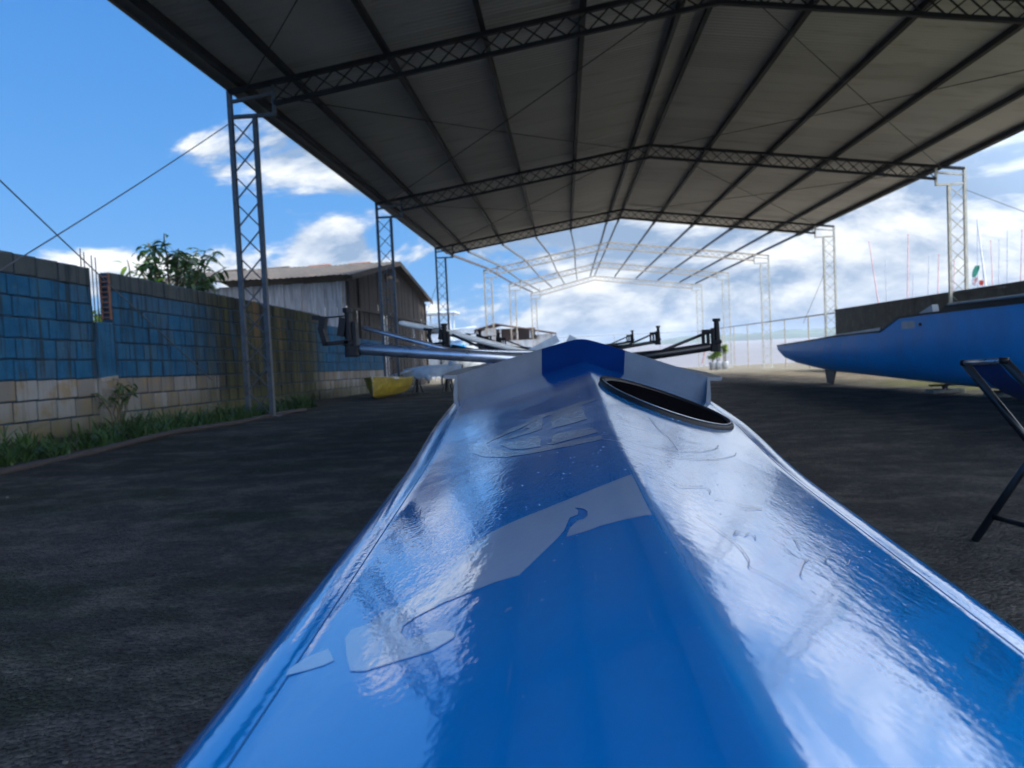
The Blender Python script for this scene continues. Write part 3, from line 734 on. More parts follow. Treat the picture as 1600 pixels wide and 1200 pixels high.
# washboard across the deck: raked plate, navy in the middle, pale at both ends
q = MB(); cx = .058; hw_ = .436; N = 64
def wtop(s_): return .024-(math.sqrt(s_*s_+.03**2)-.03)*.312
front_b, front_t, back_t, back_b = [], [], [], []
for i in range(N+1):
    s_ = -hw_+2*hw_*i/N; bx = cx+s_; flare = .03*max(0, abs(s_)/hw_-.93)/.07
    front_b.append(B2W((bx*1.0+(-.0), YC, deckz(bx, YC)-.004))); front_t.append(B2W((bx, YC-.035, wtop(s_))))
    back_t.append(B2W((bx, YC-.022, wtop(s_)+.001))); back_b.append(B2W((bx, YC+.016, deckz(bx, YC)-.004)))
def lerp_rows(A, B_, n): return [[a.lerp(b, j/n) for a, b in zip(A, B_)] for j in range(n+1)]
rows = lerp_rows(front_b, front_t, 4)+[back_t, back_b]
q.grid(rows)
for fi, f in enumerate(q.f):
    cxm = sum((q.v[i].x for i in f))/4
    q.m[fi] = 1 if -.083 < cxm < .209 else 0
q.mi = 0
for A_ in (0, N): q.add([front_b[A_], front_t[A_], back_t[A_], back_b[A_]], [(0, 1, 2, 3) if A_ else (3, 2, 1, 0)])
obj('coaming', q, [WHITEC, NAVY], boat, auto=40)
for s_ in (-1, 1):
    q = MB(); prof = []
    for y in [YC-.035]+[YC+.05+.25*i for i in range(26)]:
        bx = cx+s_*(hw_+.004+.004*(y-YC)); zt_ = wtop(hw_)-.0005+.004*(y-YC); zb_ = -.235
        tipw = .052*min(1, (y-YC+.06)/.05)**.5
        if y > YC+.02: tipw = .052+.02*math.sin(min(1, (y-YC)/1.2)*3.1)
        prof.append([B2W(v) for v in ((bx, y, zb_), (bx+s_*.004, y, (zt_+zb_)/2), (bx, y, zt_-.012), (bx+s_*tipw, y, zt_-.012), (bx+s_*(tipw+.003), y, zt_-.006), (bx+s_*tipw, y, zt_), (bx-s_*.010, y, zt_), (bx-s_*.012, y, zb_))])
    q.grid(prof, True); q.quad(*range(8)); 
    obj('washboard', q, WHITEC, boat, auto=40)
# hatch on the right-hand slope
def onh(x, y, lift): return on(x, y+.35*(x-HX), lift)
def on(x, y, lift): return B2W((x, y, deckz(x, y)+lift))
HX, HY, HRX, HRY = .256, 1.94, .170, .255
q = MB(); rows = []
for r_, l_ in ((1.0, -.003), (1.0, .007), (.985, .010), (.95, .011), (.92, .009), (.90, .006), (.90, .003)):
    rows.append([onh(HX+HRX*r_*math.cos(a), HY+HRY*r_*math.sin(a), l_) for a in [6.28319*i/72 for i in range(72)]])
q.grid(rows, True); hr = obj('hatch', q, BLACKP, boat, smooth=True)
q = MB(); rows = []
for r_, l_ in ((.90, .003), (.86, .003), (.82, .005), (.60, .005), (.30, .005), (.02, .005)):
    rows.append([onh(HX+HRX*r_*math.cos(a), HY+HRY*r_*math.sin(a), l_) for a in [6.28319*i/48 for i in range(48)]])
q.grid(rows, True); obj('hatch_lid', q, BLACKR, hr, smooth=True)
q = MB(); q.tube([onh(HX+HRX*.955*math.cos(a), HY+HRY*.955*math.sin(a), .0113) for a in [math.pi*1.02+math.pi*.96*i/40 for i in range(41)]], .0014, 5); obj('hatch_trim', q, ALU, hr, smooth=True)
# vinyl graphics laid on the deck
VINYLS = {'ring':[(0.0675,1.605),(-0.0403,1.615),(-0.1037,1.575),(-0.1533,1.516),(-0.1806,1.53),(-0.1885,1.511),(-0.1716,1.424),(-0.1404,1.333),(-0.0947,1.25),(-0.0562,1.211),(-0.0035,1.174),(0.0577,1.134),(0.0568,1.175),(-0.0211,1.226),(-0.0658,1.26),(-0.0995,1.314),(-0.137,1.414),(-0.15,1.483),(-0.1365,1.5),(-0.089,1.528),(-0.0366,1.574),(0.0679,1.566)],
'pl':[(-0.0418,1.573),(-0.0415,1.432),(-0.0679,1.434),(-0.0972,1.441),(-0.1195,1.462),(-0.0993,1.473),(-0.0674,1.476),(-0.0656,1.49),(-0.0835,1.522)],
'pl2':[(-0.0405,1.361),(-0.037,1.246),(-0.0644,1.272),(-0.0912,1.32),(-0.1192,1.415),(-0.0946,1.403),(-0.0701,1.384)],
'pr':[(-0.0248,1.574),(0.0341,1.586),(0.0413,1.379),(0.0105,1.385),(-0.0231,1.403)],
'pr2':[(-0.0208,1.333),(0.0477,1.273),(0.0534,1.209),(-0.0191,1.232)],
'stripe':[(0.0756,0.8539),(0.0809,0.6676),(0.0726,0.6722),(0.0538,0.6785),(0.0326,0.6814),(0.024,0.6783),(0.0031,0.6785),(0.0061,0.7054),(0.0141,0.7239),(0.0194,0.7223),(0.0233,0.7298),(0.0238,0.7468),(0.0204,0.7615),(0.0118,0.778),(0.0153,0.76),(0.0144,0.7456),(0.0064,0.7429),(0.0014,0.7041),(-0.0049,0.6831),(-0.0349,0.6082),(-0.0546,0.6089),(-0.0907,0.5973),(-0.0928,0.5976),(-0.1134,0.5815),(-0.1209,0.5694),(-0.1199,0.5552),(-0.1116,0.5365),(-0.0982,0.5369),(-0.0827,0.5322),(-0.0745,0.5227),(-0.0739,0.5123),(-0.0869,0.5007),(-0.1055,0.5005),(-0.133,0.5003),(-0.1448,0.5081),(-0.1577,0.5435),(-0.1694,0.5805),(-0.17,0.5973),(-0.1552,0.6005),(-0.1465,0.617),(-0.127,0.6318),(-0.1132,0.6563),(-0.1054,0.6784),(-0.0922,0.7506),(-0.0764,0.7773),(-0.0508,0.7983),(0.0159,0.8278)],
'blade':[(-0.1793,0.5696),(-0.1654,0.539),(-0.1723,0.5352),(-0.2005,0.5356),(-0.2019,0.5475),(-0.1938,0.5636)]}
VLINES = {'a':[(0.0889,0.6613),(0.1108,0.6687),(0.1322,0.6713)],
'b':[(0.126,0.7286),(0.1381,0.6961),(0.1482,0.6593),(0.1475,0.6148),(0.1425,0.5895),(0.1535,0.5803),(0.1665,0.5599),(0.1779,0.553)],
'c':[(0.1263,0.8795),(0.1318,0.8676),(0.1654,0.9209),(0.1724,0.9177),(0.1691,0.8922)],
'd':[(0.1694,0.8636),(0.1806,0.877),(0.2032,0.8818),(0.2318,0.907),(0.2013,0.8611)],
'e':[(0.2097,0.7965),(0.2203,0.7881),(0.2231,0.7797),(0.2318,0.7835),(0.2261,0.7475),(0.224,0.7345)],
'f':[(0.1908,0.6176),(0.1943,0.6342),(0.2206,0.6988),(0.2392,0.6936),(0.2419,0.7153),(0.2523,0.7427),(0.2661,0.7346),(0.2818,0.768)],
'g':[(0.1621,0.7139),(0.1543,0.6995),(0.1617,0.7201),(0.1658,0.7099),(0.1763,0.7321),(0.1793,0.7248),(0.1763,0.7102)],
'h':[(0.2657,1.006),(0.2713,0.9964),(0.2843,0.9742)],
'o1':[(0.0585,1.132),(0.0913,1.056),(0.1329,1.076),(0.1893,1.151),(0.2484,1.261),(0.3036,1.393),(0.3226,1.459)],
'o2':[(0.0578,1.175),(0.0969,1.123),(0.153,1.163),(0.1902,1.218),(0.236,1.307),(0.2798,1.423),(0.2958,1.492)],
'o3':[(0.1018,1.307),(0.1527,1.329),(0.1988,1.346),(0.2566,1.423)],
'o4':[(0.1693,1.543),(0.1728,1.386),(0.1808,1.335),(0.1798,1.215)]}

def drape(poly, lift, sp=.011):
    poly = [(min(x, xc(y)-.0012), y) for x, y in poly]; P = []
    for a, b in zip(poly, poly[1:]+poly[:1]):
        n_ = max(1, int(math.hypot(a[0]-b[0], (a[1]-b[1])*.6)/sp)); P += [Vector((a[0]+(b[0]-a[0])*i/n_, a[1]+(b[1]-a[1])*i/n_)) for i in range(n_)]
    ne = len(P); x0, x1 = min(p.x for p in P), max(p.x for p in P); y0, y1 = min(p.y for p in P), max(p.y for p in P)
    def inside(x, y):
        c_ = False
        for i in range(ne):
            a, b = P[i], P[i-1]
            if (a.y > y) != (b.y > y) and x < (b.x-a.x)*(y-a.y)/(b.y-a.y)+a.x: c_ = not c_
        return c_
    yy = y0
    while yy < y1:
        x = x0+random.random()*.004
        while x < x1:
            if inside(x, yy) and min(abs(p.x-x)+abs(p.y-yy) for p in P[:ne]) > .005: P.append(Vector((x, yy)))
            x += .013
        yy += .018
    vs, es, fs, *_ = delaunay_2d_cdt(P, [], [list(range(ne))], 1, 1e-6)
    q_ = MB(); q_.v = [on(p.x, p.y, lift) for p in vs]
    for f in fs:
        a, b, c_ = (vs[i] for i in f[:3])
        if (b.x-a.x)*(c_.y-a.y)-(b.y-a.y)*(c_.x-a.x) < 0: f = list(f)[::-1]
        q_.quad(*f)
    return q_
def merge(qs):
    q_ = MB()
    for k_ in qs: 
        b = len(q_.v); q_.v += k_.v; q_.f += [tuple(i+b for i in f) for f in k_.f]; q_.m += k_.m
    return q_
def mir(P): return [(2*xc(y)-x, y) for x, y in P][::-1]
em = [drape(VINYLS[k_], .0006) for k_ in ('ring', 'pl', 'pl2', 'pr', 'pr2')]
obj('deck_emblem', merge(em), VINYL, boat, smooth=True)
RIGHTV = [(.0770, .850), (.0835, .668), (.1087, .656), (.1286, .653), (.130, .690), (.1433, .637), (.1424, .594), (.165, .62), (.19, .69), (.21, .78), (.19, .85), (.12, .855)]
obj('deck_graphic', merge([drape(VINYLS['stripe'], .0007), drape(VINYLS['blade'], .0006),]), VINYL, boat, smooth=True)
for nm, P in VLINES.items():
    q = MB(); fine = []
    for i in range(len(P)-1):
        p0, p1, p2, p3 = (Vector((*P[max(0, min(len(P)-1, j))], 0)) for j in (i-1, i, i+1, i+2))
        for t in (0, .2, .4, .6, .8): fine.append(.5*((2*p1)+(p2-p0)*t+(2*p0-5*p1+4*p2-p3)*t*t+(3*p1-p0-3*p2+p3)*t**3))
    fine.append(Vector((*P[-1], 0)))
    rows = []
    for i, p in enumerate(fine):
        t = fine[min(i+1, len(fine)-1)]-fine[max(i-1, 0)]; t = Vector((-t.y, t.x, 0)).normalized()*(.0003+.00022*p.y)
        rows.append([on(p.x+t.x, p.y+t.y, .0012), on(p.x-t.x, p.y-t.y, .0012)])
    q.grid(rows); obj('graphic_outline', q, VLINE, boat)
q = MB()      # dried drops and grit on the deck
for i in range(130):
    y = random.choice((random.uniform(.5, .9), random.gauss(1.05, .07), random.gauss(1.05, .05), random.uniform(.8, 2.2))); 
    s_ = random.choice((random.uniform(-.25, -.0), random.uniform(-.12, .02), random.uniform(.0, .28))); x = xc(y)+s_
    r_ = random.uniform(.0004, .0012)*(.5+.5*y)
    c_ = on(x, y, .0002); st = random.uniform(1, 1.9)
    rows = [[c_+Vector((math.cos(a)*r_*f*st, math.sin(a)*r_*f*1.3, r_*z_)) for a in [6.28319*j/7 for j in range(7)]] for f, z_ in ((1, 0), (.75, .28), (.05, .42))]
    q.grid(rows, True)
tag(obj('deck_specks', q, VINYL, boat, smooth=True), 'dried white drops scattered over the deck', kind='stuff')
# sweep riggers, alternating sides
def rigger(side, y, xp, zp, hull_x, hull_z, plate=False, rt=.027, tubem=ALU, gate=True):
    r = obj('rigger', MB_tube([(hull_x, y+.06, hull_z), (xp-side*.02, y, zp)], rt), tubem, boat, smooth=True)
    obj('stay', MB_tube([(xp-side*.03, y+.01, zp+.095), (hull_x*.35+xp*.65-side*.05, y+.04, (zp+.03)*.62+hull_z*.38), (hull_x*.75+xp*.25, y+.07, hull_z*.75+zp*.25+.035)], .0105), tubem, r, smooth=True)
    k_ = MB()
    k_.box((xp, y, zp+.045), (.018, .05, .155), None, .003); 
    k_.tube([(xp+side*.028, y, zp-.035), (xp+side*.028, y, zp+.165)], [.026, .017], 10); k_.tube([(xp+side*.028, y, zp+.165), (xp+side*.028, y, zp+.185)], .026, 8)
    k_.box((xp+side*.010, y, zp-.01), (.05, .055, .05), None, .006); k_.box((xp+side*.03, y, zp+.03), (.05, .05, .03), None, .006)
    if plate:
        k_.box((xp-side*.035, y, zp+.10), (.07, .02, .03)); k_.box((xp-side*.035, y, zp+.005), (.08, .02, .03)); k_.box((xp-side*.062, y, zp+.052), (.02, .02, .08)); k_.box((xp-side*.03, y, zp+.052), (.02, .02, .08))
    obj('pin', k_, BLACKP, r)
    if not gate: return
    g_ = MB(); o_ = xp+side*.03
    g_.bar((o_, y, zp+.035), (o_+side*.105, y, zp+.028), .05, .018); g_.bar((o_+side*.105, y, zp+.022), (o_+side*.125, y, zp+.105), .05, .022, (1, 0, 0)); g_.bar((o_+side*.120, y, zp+.10), (o_+side*.112, y, zp+.145), .045, .026, (1, 0, 0))
    g_.bar((o_+side*.105, y, zp+.142), (o_+side*.16, y, zp+.150), .04, .02); g_.bar((o_+side*.02, y, zp+.142), (o_+side*.035, y, zp+.06), .045, .03, (1, 0, 0)); g_.bar((o_+side*.01, y, zp+.150), (o_+side*.115, y, zp+.146), .008, .007)
    obj('oarlock', g_, BLACKP, r)
def MB_tube(p, r):
    q_ = MB(); q_.tube(p, r, 14); return q_
rigger(-1, 3.4, -.93, .030, .12, -.085)
rigger(1, 5.2, .985, -.048, .18, -.135, True, .030, BLACKM, False)
rigger(-1, 6.0, -.905, .035, -.1, -.16, False, .022, BLACKM)
rigger(1, 9.0, 1.06, .0, .3, -.10, True, .02, BLACKM, False)
rigger(-1, 8.5, -.90, .035, -.1, -.12, True, .02, BLACKM)
rigger(-1, 11.0, -.90, .045, -.1, -.10, True, .02, BLACKM)
rigger(1, 12.6, 1.08, .02, .3, -.08, True, .02, BLACKM, False)
# far end: washboard point and closed deck
q = MB(); rows = []
for y in (9.6, 10.5, 12, 13.5, 15): h = half(y)*.98; rows.append([B2W((xc(y)+a*h, y, -.19+.12*(1-abs(a)))) for a in (-1, -.6, -.25, 0, .25, .6, 1)])
q.grid([r[::-1] for r in rows]); obj('stern_deck', q, BLUE, boat)
q = MB(); q.bar(B2W((-.46, 9.55, -.105)), B2W((-.08, 9.55, .10)), .03, .10); q.bar(B2W((.42, 9.55, -.105)), B2W((.04, 9.55, .10)), .03, .10); obj('splash_board', q, WHITEP, boat)
q = MB(); o = [(-1.30, 6.05, .245), (-1.27, 6.05, .240), (-.9, 6.05, .145), (-.30, 6.1, -.035)]
q.tube(o, [.012, .022, .024, .022], 12); tag(obj('white_pole', q, WHITEHULL, smooth=True, loc=o[2]), 'white round-ended pole lying across the second black rigger on the left', 'pole')

# ------------------------------------------------------------------ folding boat trestles
SLING = mat('blue_webbing', (.012, .05, .20), .7, 0, .2, 30, .2, 200)
def trestle(A1, A2, bw, zf, d2, label, grp='folding boat trestles'):
    """two crossed frames joined by bars, a webbing sling between the upper bars"""
    A1, A2 = Vector(A1), Vector(A2); X = Vector((bw, 0, 0))
    t = thing('boat_trestle', ((A1.x+A2.x)/2+bw/2, (A1.y+A2.y)/2, zf), label, 'trestle', grp)
    F1, F2 = Vector((A1.x+.03, A1.y, zf)), Vector((A2.x+d2, A2.y, zf))
    for A, F in ((A1, F1), (A2, F2)):
        q_ = MB(); q_.tube([A, F+X], .019, 10); obj('leg', q_, BLACKM, t, smooth=True)
        q_ = MB(); q_.tube([A+X, F], .019, 10); obj('leg', q_, BLACKM, t, smooth=True)
    for P, Q, m_ in ((A1, A2, ALU), (A1+X, A2+X, ALU), (F1.lerp(A1+X, .14), F2.lerp(A2+X, .14), BLACKM), ((F1+X).lerp(A1, .14), (F2+X).lerp(A2, .14), BLACKM)):
        q_ = MB(); q_.tube([P, Q], .0135, 10); obj('crossbar', q_, m_, t, smooth=True)
    q_ = MB(); rows_ = []
    for i in range(13):
        u = i/12; sag = Vector((0, 0, -.20*math.sin(math.pi*u)**.8))
        a, b = A1.lerp(A2, .15)+X*u+sag, A1.lerp(A2, .85)+X*u+sag
        rows_.append([a, a.lerp(b, .5), b])
    q_.grid(rows_); obj('sling', q_, SLING, t, smooth=True)
    for A in (A1, A2, A1+X, A2+X):
        q_ = MB(); q_.tube([A-Vector((0, 0, .012)), A+Vector((0, 0, .014))], .020, 10); obj('cap', q_, BLACKP, t, smooth=True)
    return t
trestle((1.925, 3.86, -.170), (1.89, 3.46, -.150), .62, -1.045, .17, 'empty black folding trestle with blue sling in front of the right-hand boat', None)
trestle((-.42, 1.75, -.42), (-.42, 1.30, -.42), .96, -1.045, .03, 'black folding trestle under the near half of the long rowing boat')
trestle((-.42, 8.30, -.40), (-.42, 7.85, -.40), .94, -1.045, .03, 'black folding trestle under the far half of the long rowing boat')
# ------------------------------------------------------------------ blue boat on the right
BLUE2 = mat('blue_boat_paint', (.000, .42, .96), .45, 0, .10, 2, .02, 30, spec=.3)
GREYT = mat('grey_trim', (.50, .52, .55), .4, 0, .15, 5); DGREY = mat('dark_grey_deck', (.035, .04, .05), .5, 0, .2, 5)
b2 = thing('blue_boat', (6.6, 14, -.95), 'large blue hull with small fin lying on low stands at the right', 'boat')
PROF = [(24.4, -.31, -.40, .03), (24.2, -.30, -.46, .09), (23.4, -.275, -.66, .20), (22.0, -.23, -.80, .33), (20.0, -.16, -.90, .44), (18.2, -.08, -.93, .50), (15.9, -.02, -.95, .53), (15.35, -.01, -.955, .53), (14.5, .225, -.96, .535), (13.6, .25, -.965, .54), (11.5, .28, -.97, .55), (9, .31, -.97, .55), (6, .36, -.92, .50), (4, .42, -.80, .36), (2.2, .5, -.45, .06)]
q = MB(); rows = []
for y, zt, zb, hw in PROF:
    dz = zt-zb; sec = [(-hw, zt), (-hw*1.02, zt-dz*.28), (-hw*.98, zt-dz*.52), (-hw*.80, zt-dz*.76), (-hw*.45, zt-dz*.94), (0, zb)]
    sec += [(-a, z) for a, z in sec[-2::-1]]; rows.append([(6.62+a, y, z) for a, z in sec])
q.grid(rows); obj('hull', q, BLUE2, b2, smooth=True, auto=None)
q = MB(); rows = [[(6.62+a*hw*.99, y, zt+.012+.03*(1-abs(a))) for a in (-1, -.5, 0, .5, 1)] for y, zt, zb, hw in PROF[:8]]
q.grid(rows); obj('deck', q, DGREY, b2)
q = MB(); 
for (y0, z0, h0), (y1, z1, h1) in zip([(p[0], p[1], p[3]) for p in PROF], [(p[0], p[1], p[3]) for p in PROF[1:]]): q.bar((6.62-h0, y0, z0+.012), (6.62-h1, y1, z1+.012), .035, .035); q.bar((6.62+h0, y0, z0+.012), (6.62+h1, y1, z1+.012), .035, .035)
obj('gunwale', q, BLACKP, b2)
q = MB(); rows = [[(6.62-hw*.8, y, zt+.02), (6.62-hw*.8, y, zt+.02+h_), (6.62, y, zt+.04+h_), (6.62+hw*.8, y, zt+.02+h_), (6.62+hw*.8, y, zt+.02)] for (y, zt, zb, hw), h_ in zip([(19.6, -.14, 0, .46), (18.2, -.08, 0, .50), (16.9, -.05, 0, .52), (15.6, -.015, 0, .53)], (.0, .035, .055, .075))]
q.grid(rows); obj('deck_trim', q, WHITEHULL, b2)
q = MB(); 
rows = [[(6.62-hw*.80, y, z0), (6.62-hw*.76, y, z1), (6.62+hw*.76, y, z1), (6.62+hw*.80, y, z0)] for y, hw, z0, z1 in ((13.25, .54, .255, .27), (13.05, .54, .26, .37), (11, .55, .28, .385), (8, .54, .32, .43), (5, .44, .38, .48))]
q.grid(rows); ck = obj('cockpit', q, BLACKP, b2)
q = MB(); q.tube([(6.20, y, z) for y, z in ((12.9, .388), (11, .400), (8, .445), (5, .495))], .022, 8); q.tube([(7.03, y, z) for y, z in ((12.9, .388), (11, .400), (8, .445), (5, .495))], .022, 8); obj('rail', q, GREYT, ck, smooth=True)
q = MB(); q.add([(6.15, 13.95, .25), (6.15, 13.3, .255), (6.15, 13.35, .41), (6.25, 13.95, .25), (6.25, 13.3, .255), (6.25, 13.35, .41)], [(0, 1, 2), (5, 4, 3), (0, 2, 5, 3), (1, 4, 5, 2), (0, 3, 4, 1)]); obj('splash_fin', q, GREYT, b2)
q = MB(); q.box((6.081, 14.08, .095), (.012, .52, .13), None, .003); obj('sticker', q, GREYT, b2)
q = MB(); q.box((6.077, 13.62, .09), (.02, .10, .05), None, .004); obj('fitting', q, BLACKP, b2)
q = MB(); q.add([(6.60, 20.15, -.86), (6.60, 19.35, -.88), (6.60, 19.62, -1.245), (6.60, 20.0, -1.235)], [(0, 1, 2, 3)]); q.add([(6.64, 20.15, -.86), (6.64, 19.35, -.88), (6.64, 19.62, -1.245), (6.64, 20.0, -1.235)], [(3, 2, 1, 0)])
q.add(q.v[:8], [(0, 4, 5, 1), (1, 5, 6, 2), (2, 6, 7, 3), (3, 7, 4, 0)]); obj('fin', q, DGREY, b2)
for y in (13.95, 12.05):
    z0 = gz(y); t = thing('boat_stand', (6.62, y, z0), 'short post stand with grey foot under the blue hull, %s the camera' % ('farther from' if y > 13 else 'nearer'), 'stand', 'stands under the blue hull')
    q = MB(); q.box((6.62, y, z0+.035), (.55, .30, .07), None, .01); obj('foot', q, CONC, t)
    q = MB(); q.bar((6.62, y, z0+.07), (6.62, y, -.985), .07, .07, (0, 1, 0)); q.box((6.62, y, -.985), (.5, .12, .03)); obj('post', q, RUSTBAR, t)

# ------------------------------------------------------------------ yellow dinghy
yd = thing('yellow_dinghy', (-5.6, 23.5, -1.35), 'small yellow dinghy with its bow towards us on the ground by the wall', 'dinghy')
q = MB(); inn = MB(); rows = []; ri = []
for y, hw, zt, zb in ((22.0, .03, -.66, -1.20), (22.25, .24, -.68, -1.27), (22.8, .44, -.72, -1.31), (23.6, .56, -.76, -1.33), (24.6, .58, -.78, -1.34), (25.6, .50, -.78, -1.32)):
    sec = [(-hw, zt), (-hw*.86, zt-(zt-zb)*.45), (-hw*.55, zt-(zt-zb)*.85), (0, zb)]; sec += [(-a, z) for a, z in sec[-2::-1]]
    rows.append([(-5.6+a, y, z) for a, z in sec]); ri.append([(-5.6+a*.93, y+.03, z+.03 if i not in (0, 6) else z) for i, (a, z) in enumerate(sec)])
q.grid(rows); q.quad(*[len(q.v)-7+i for i in range(7)]); obj('hull', q, YELLOW, yd, smooth=False)
inn.grid([r[::-1] for r in ri]); obj('inside', inn, YELLOW, yd)
q = MB()
for a, b in zip(rows, rows[1:]):
    q.bar(a[0], b[0], .05, .05); q.bar(a[6], b[6], .05, .05)
obj('gunwale', q, YELLOW, yd)
q = MB(); q.add([(-5.60, 21.96, -.63), (-5.03, 23.0, -.695), (-5.60, 23.0, -.66), (-5.60, 21.96, -.69), (-5.03, 23.0, -.755), (-5.60, 23.0, -.72)], [(0, 1, 2), (5, 4, 3), (0, 3, 4, 1), (1, 4, 5, 2), (2, 5, 3, 0)]); obj('bow_plate', q, WHITEHULL, yd)
for y in (23.4, 24.7):
    q = MB(); q.box((-5.6, y, -.86), (1.0, .24, .03)); obj('thwart', q, YELLOW, yd)

# ------------------------------------------------------------------ white boats further off
def open_hull(q, x0, x1, y, z0, z1, hw, n=14, bow=1):
    rows = []
    for i in range(n+1):
        t = i/n; f = math.sin(min(1, (1-t)*1.9+.04)*math.pi/2) if bow > 0 else math.sin(min(1, t*1.9+.04)*math.pi/2)
        f *= .82+.18*math.sin(math.pi*t); sh = .22*((t if bow > 0 else 1-t)**2)*(z1-z0)
        sec = [(-hw*f, z1+sh), (-hw*f*.93, z0+(z1-z0)*.5), (-hw*f*.6, z0+(z1-z0)*.12*(1+1.5*(1-f))), (0, z0+(1-f)*.3*(z1-z0))]
        sec += [(-a, z) for a, z in sec[-2::-1]]; rows.append([(x0+(x1-x0)*t, y+a, z) for a, z in sec])
    q.grid(rows); return rows
sk = thing('white_skiff', (-4.9, 28, -1.46), 'scruffy white skiff upside down on thin trestle legs beyond the yellow dinghy', 'skiff')
q = MB(); rr = open_hull(q, -5.95, -3.75, 28, -.88, -.47, .48, bow=-1)
q.v = [Vector((p.x, p.y, -.88-.47-p.z+.02*noise.noise(p*2.3))) for p in q.v]; obj('hull', q, WHITEHULL, sk, smooth=True)
q = MB(); q.ball((-4.08, 28.0, -.43), .16, 8, (1.2, 1, .8)); q.ball((-4.95, 27.6, -.92), .13, 8); obj('fender', q, WHITEP, sk, smooth=True)
q = MB(); q.tube([(-6.55, 27.8, -.86), (-5.6, 27.8, -.62)], .04, 8); obj('boom', q, GREYT, sk, smooth=True)
for x in (-5.45, -4.35):
    t = thing('skiff_trestle', (x, 28, gz(28)), 'thin dark trestle under the %s end of the white skiff' % ('bow' if x < -5 else 'stern'), 'trestle', 'trestles under the white skiff')
    for s_ in (-1, 1):
        q = MB(); q.tube([(x, 28, -.9), (x-.12, 28+s_*.4, gz(28))], .03, 6); obj('leg', q, BLACKM, t); q = MB(); q.tube([(x, 28, -.9), (x+.12, 28+s_*.4, gz(28))], .03, 6); obj('leg', q, BLACKM, t)
    q = MB(); q.bar((x, 27.55, -.9), (x, 28.45, -.9), .05, .05); obj('crossbar', q, BLACKM, t)

cb = thing('cabin_boat', (-9.2, 58, -2.2), 'white cabin boat with a flat white top propped ashore beyond the barn', 'boat')
q = MB(); open_hull(q, -13.0, -6.4, 58, -1.7, .75, 1.25, bow=1); obj('hull', q, WHITEP, cb, smooth=True)
q = MB(); q.box((-10.0, 58, .35), (5.2, 2.56, .22)); obj('stripe', q, BLUE2, cb)
q = MB(); q.grid([[(x, 56.75+w_, .76+.1*max(0, (x+9)/3)) for w_ in (0, 2.5)] for x in (-13, -11, -9, -7.4)]); obj('deck', q, WHITEP, cb)
q = MB(); q.box((-10.3, 58, 1.45), (3.4, 2.0, 1.4), None, .08); cbn = obj('cabin', q, WHITEP, cb)
for x in (-11.5, -10.6, -9.7, -8.95):
    q = MB(); q.box((x, 56.985, 1.62), (.62, .04, .5), None, .01); obj('window', q, GLASS, cbn)
q = MB(); q.box((-10.2, 58, 2.88), (4.6, 2.5, .20), None, .06); q.box((-10.6, 58, 3.05), (2.6, 1.8, .16), None, .05); obj('hardtop', q, WHITEP, cb)
q = MB()
for x in (-12.0, -10.2, -8.4):
    for y in (57.0, 59.0): q.tube([(x, y, .8), (x, y, 2.8)], .05, 6)
obj('hardtop_post', q, WHITEP, cb)
q = MB(); q.tube([(-8.6, 56.9, 1.55), (-7.2, 57.2, 1.70), (-6.6, 57.9, 1.75)], .05, 6)
for x, y in ((-8.4, 56.9), (-7.6, 57.1), (-6.9, 57.5)): q.tube([(x, y, .8), (x, y, 1.65)], .04, 6)
q.box((-7.6, 57.1, 1.35), (1.9, .05, .5)); obj('bow_rail', q, WHITEP, cb)
for x in (-11.6, -9.6, -8.0):
    q = MB(); q.tube([(x, 57.2, -.6), (x, 56.7, gz(57))], .06, 6); obj('prop', q, TANSTEEL, cb)
wd = thing('covered_boat', (-6.9, 50, -2.0), 'small white covered boat low in front of the white cabin boat', 'boat')
q = MB(); open_hull(q, -8.2, -5.4, 50, -1.5, -.35, .75, bow=1); obj('hull', q, WHITEP, wd, smooth=True)
q = MB(); rows = [[(-8.1+2.6*i/8, 50+.72*math.cos(a)*(1-.5*(i/8)**3), -.36+(.55+.06*math.sin(i*2))*math.sin(a)*math.sin(math.pi*(i/8*.9+.06))) for a in [math.pi*j/8 for j in range(9)]] for i in range(9)]
q.grid(rows); obj('cover', q, WHITEHULL, wd, smooth=True)
q = MB()
for x in (-7.6, -6.2): q.box((x, 50, -1.72), (.2, 1.2, .56), None, .01)
obj('cradle', q, WOODD, wd)

# ------------------------------------------------------------------ white shed by the river
SHW = mat('whitewashed_boards', (.56, .54, .50), .85, 0, .25, .7, .2, 10, (.36, .30, .26), .55, .72, (2, 2, .4))
sh = thing('river_shed', (-6, 90, -3.0), 'white shed with brown roof and open dark bay behind the far lattice columns', 'shed')
def shz(x): return 2.10+(2.92-2.10)*(x+11.2)/3.3 if x < -7.9 else 2.92-(2.92-1.62)*(x+7.9)/6.5
q = MB()
xs_ = [-11.2, -10.2, -9.2, -7.9, -6.9, -5.9, -4.9, -3.9, -2.9, -1.4]
for a, b in zip(xs_, xs_[1:]):
    low_, op = -3.2, (-8.3 < a < -3.5)
    top_ = .95 if op else min(shz(a), shz(b))-.1
    q.box(((a+b)/2, 90, (low_+top_)/2), (b-a-.01, .15, top_-low_))
for x in (-7.4, -5.4, -3.9): q.box((x, 89.95, 1.6), (.18, .2, 1.4 if x < -6 else .9))
q.box((-1.42, 94, -.8), (.15, 8, 4.6)); q.box((-11.2, 94, -.6), (.15, 8, 5.0)); q.box((-6.3, 98, -.8), (9.7, .15, 4.8))
obj('wall', q, SHW, sh)
RB = mat('brown_sheet', (.14, .075, .05), .8, 0, .3, .8)
q = MB(); q.box((-6.2, 92.0, 1.45), (5.6, .1, 1.9)); obj('bay_back', q, RB, sh)
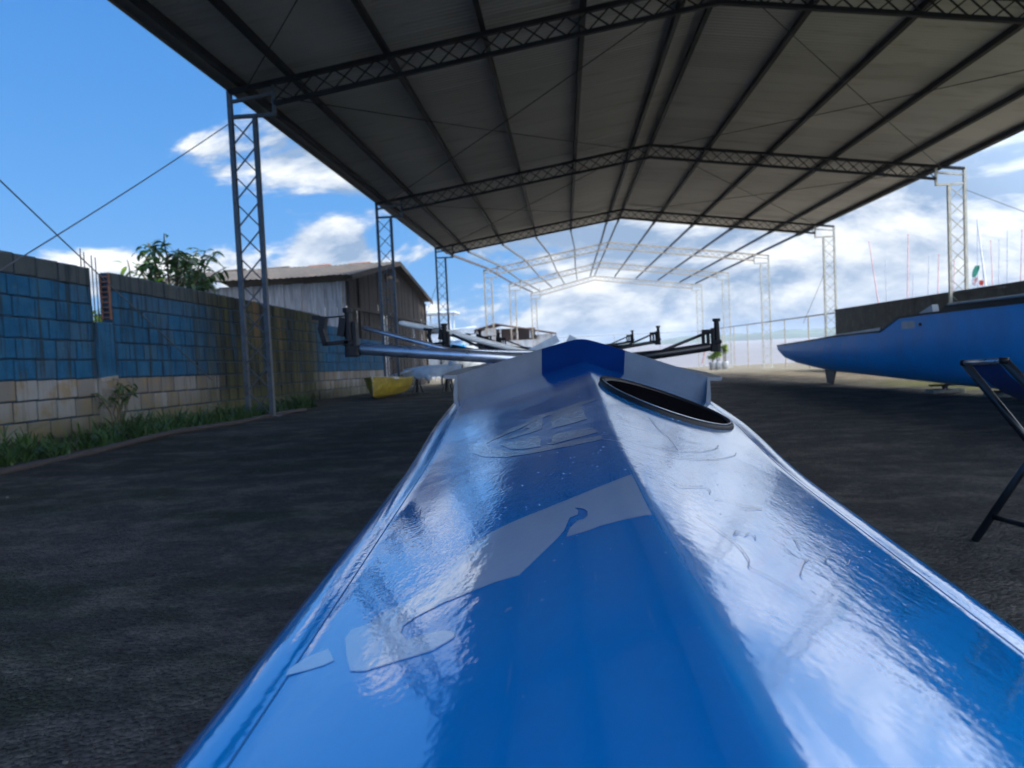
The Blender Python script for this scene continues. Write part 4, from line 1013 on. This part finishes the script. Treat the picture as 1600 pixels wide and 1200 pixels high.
q = MB(); q.bar((-11.7, 93.8, shz(-11.2)-.05), (-7.9, 93.8, 2.98), 9.0, .10); q.bar((-7.9, 93.8, 2.98), (-.9, 93.8, shz(-1.4)-.05), 9.0, .10); obj('roof', q, RB, sh)

# ------------------------------------------------------------------ potted plants by the river edge
def bucket(q, c, r, h):
    q.tube([(c[0], c[1], c[2]), (c[0], c[1], c[2]+h*.93), (c[0], c[1], c[2]+h)], [r*.8, r, r*1.06], 12)
for x, h_, lab in ((10.15, .85, 'leafy plant in the left grey bucket at the river edge'), (10.55, 1.1, 'bushy yellow-green plant in the middle white bucket at the river edge'), (11.0, 1.45, 'tallest yellow-green plant in the right white bucket at the river edge')):
    z0 = gz(54)
    t = plant('potted_plant', (x, 54, z0+.3), lab, 'potted plant', .30, h_, 9, 26, .20, LEAFY, 'potted plants at the river edge')
    q = MB(); bucket(q, (x, 54, z0), .24, .52); obj('bucket', q, WHITEP if x > 10.3 else GREYT, t, smooth=True)
q = MB(); b = unpx(1097, 568, 55); q.tube([b, unpx(1103, 545, 55)], .05, 6); tag(obj('leaning_stake', q, REDP, loc=b), 'thin pale red stake leaning left of the potted plants', 'stake')
# scattered stones on the yard
q = MB()
for i in range(130):
    y = random.uniform(1.2, 14)**1.0; x = random.uniform(-5.5, 5.5) if y > 3 else random.choice((-1, 1))*random.uniform(.6, 3)
    r = random.uniform(.004, .010)*(1+.05*y); q.ball((x, y, gz(y)+noise.noise(Vector((x*.35, y*.55, 1.7)))*.035+noise.noise(Vector((x*1.3, y*2.1, 5)))*.018+r*.3), r, 5, (random.uniform(.8, 1.5), random.uniform(.8, 1.5), .7))
tag(obj('gravel', q, mat('pale_gravel', (.13, .12, .11), .85, 0, .3, 9), loc=(0, 7, -1.05)), 'small pale stones scattered over the dark yard', 'gravel', kind='stuff')

# ------------------------------------------------------------------ air
hm = bpy.data.materials.new('haze_air'); hm.use_nodes = True; k = NT(hm.node_tree); k.n.remove(k.n['Principled BSDF'])
pv = k.node('ShaderNodeVolumePrincipled'); pv.inputs['Color'].default_value = C(.80, .88, 1.0); pv.inputs['Density'].default_value = .00045; pv.inputs['Anisotropy'].default_value = .2
k.l.new(pv.outputs[0], k.n['Material Output'].inputs['Volume'])
q = MB(); q.box((0, 620, 4), (2400, 1400, 20)); tag(obj('haze', q, hm, loc=(0, 620, -6)), kind='stuff')
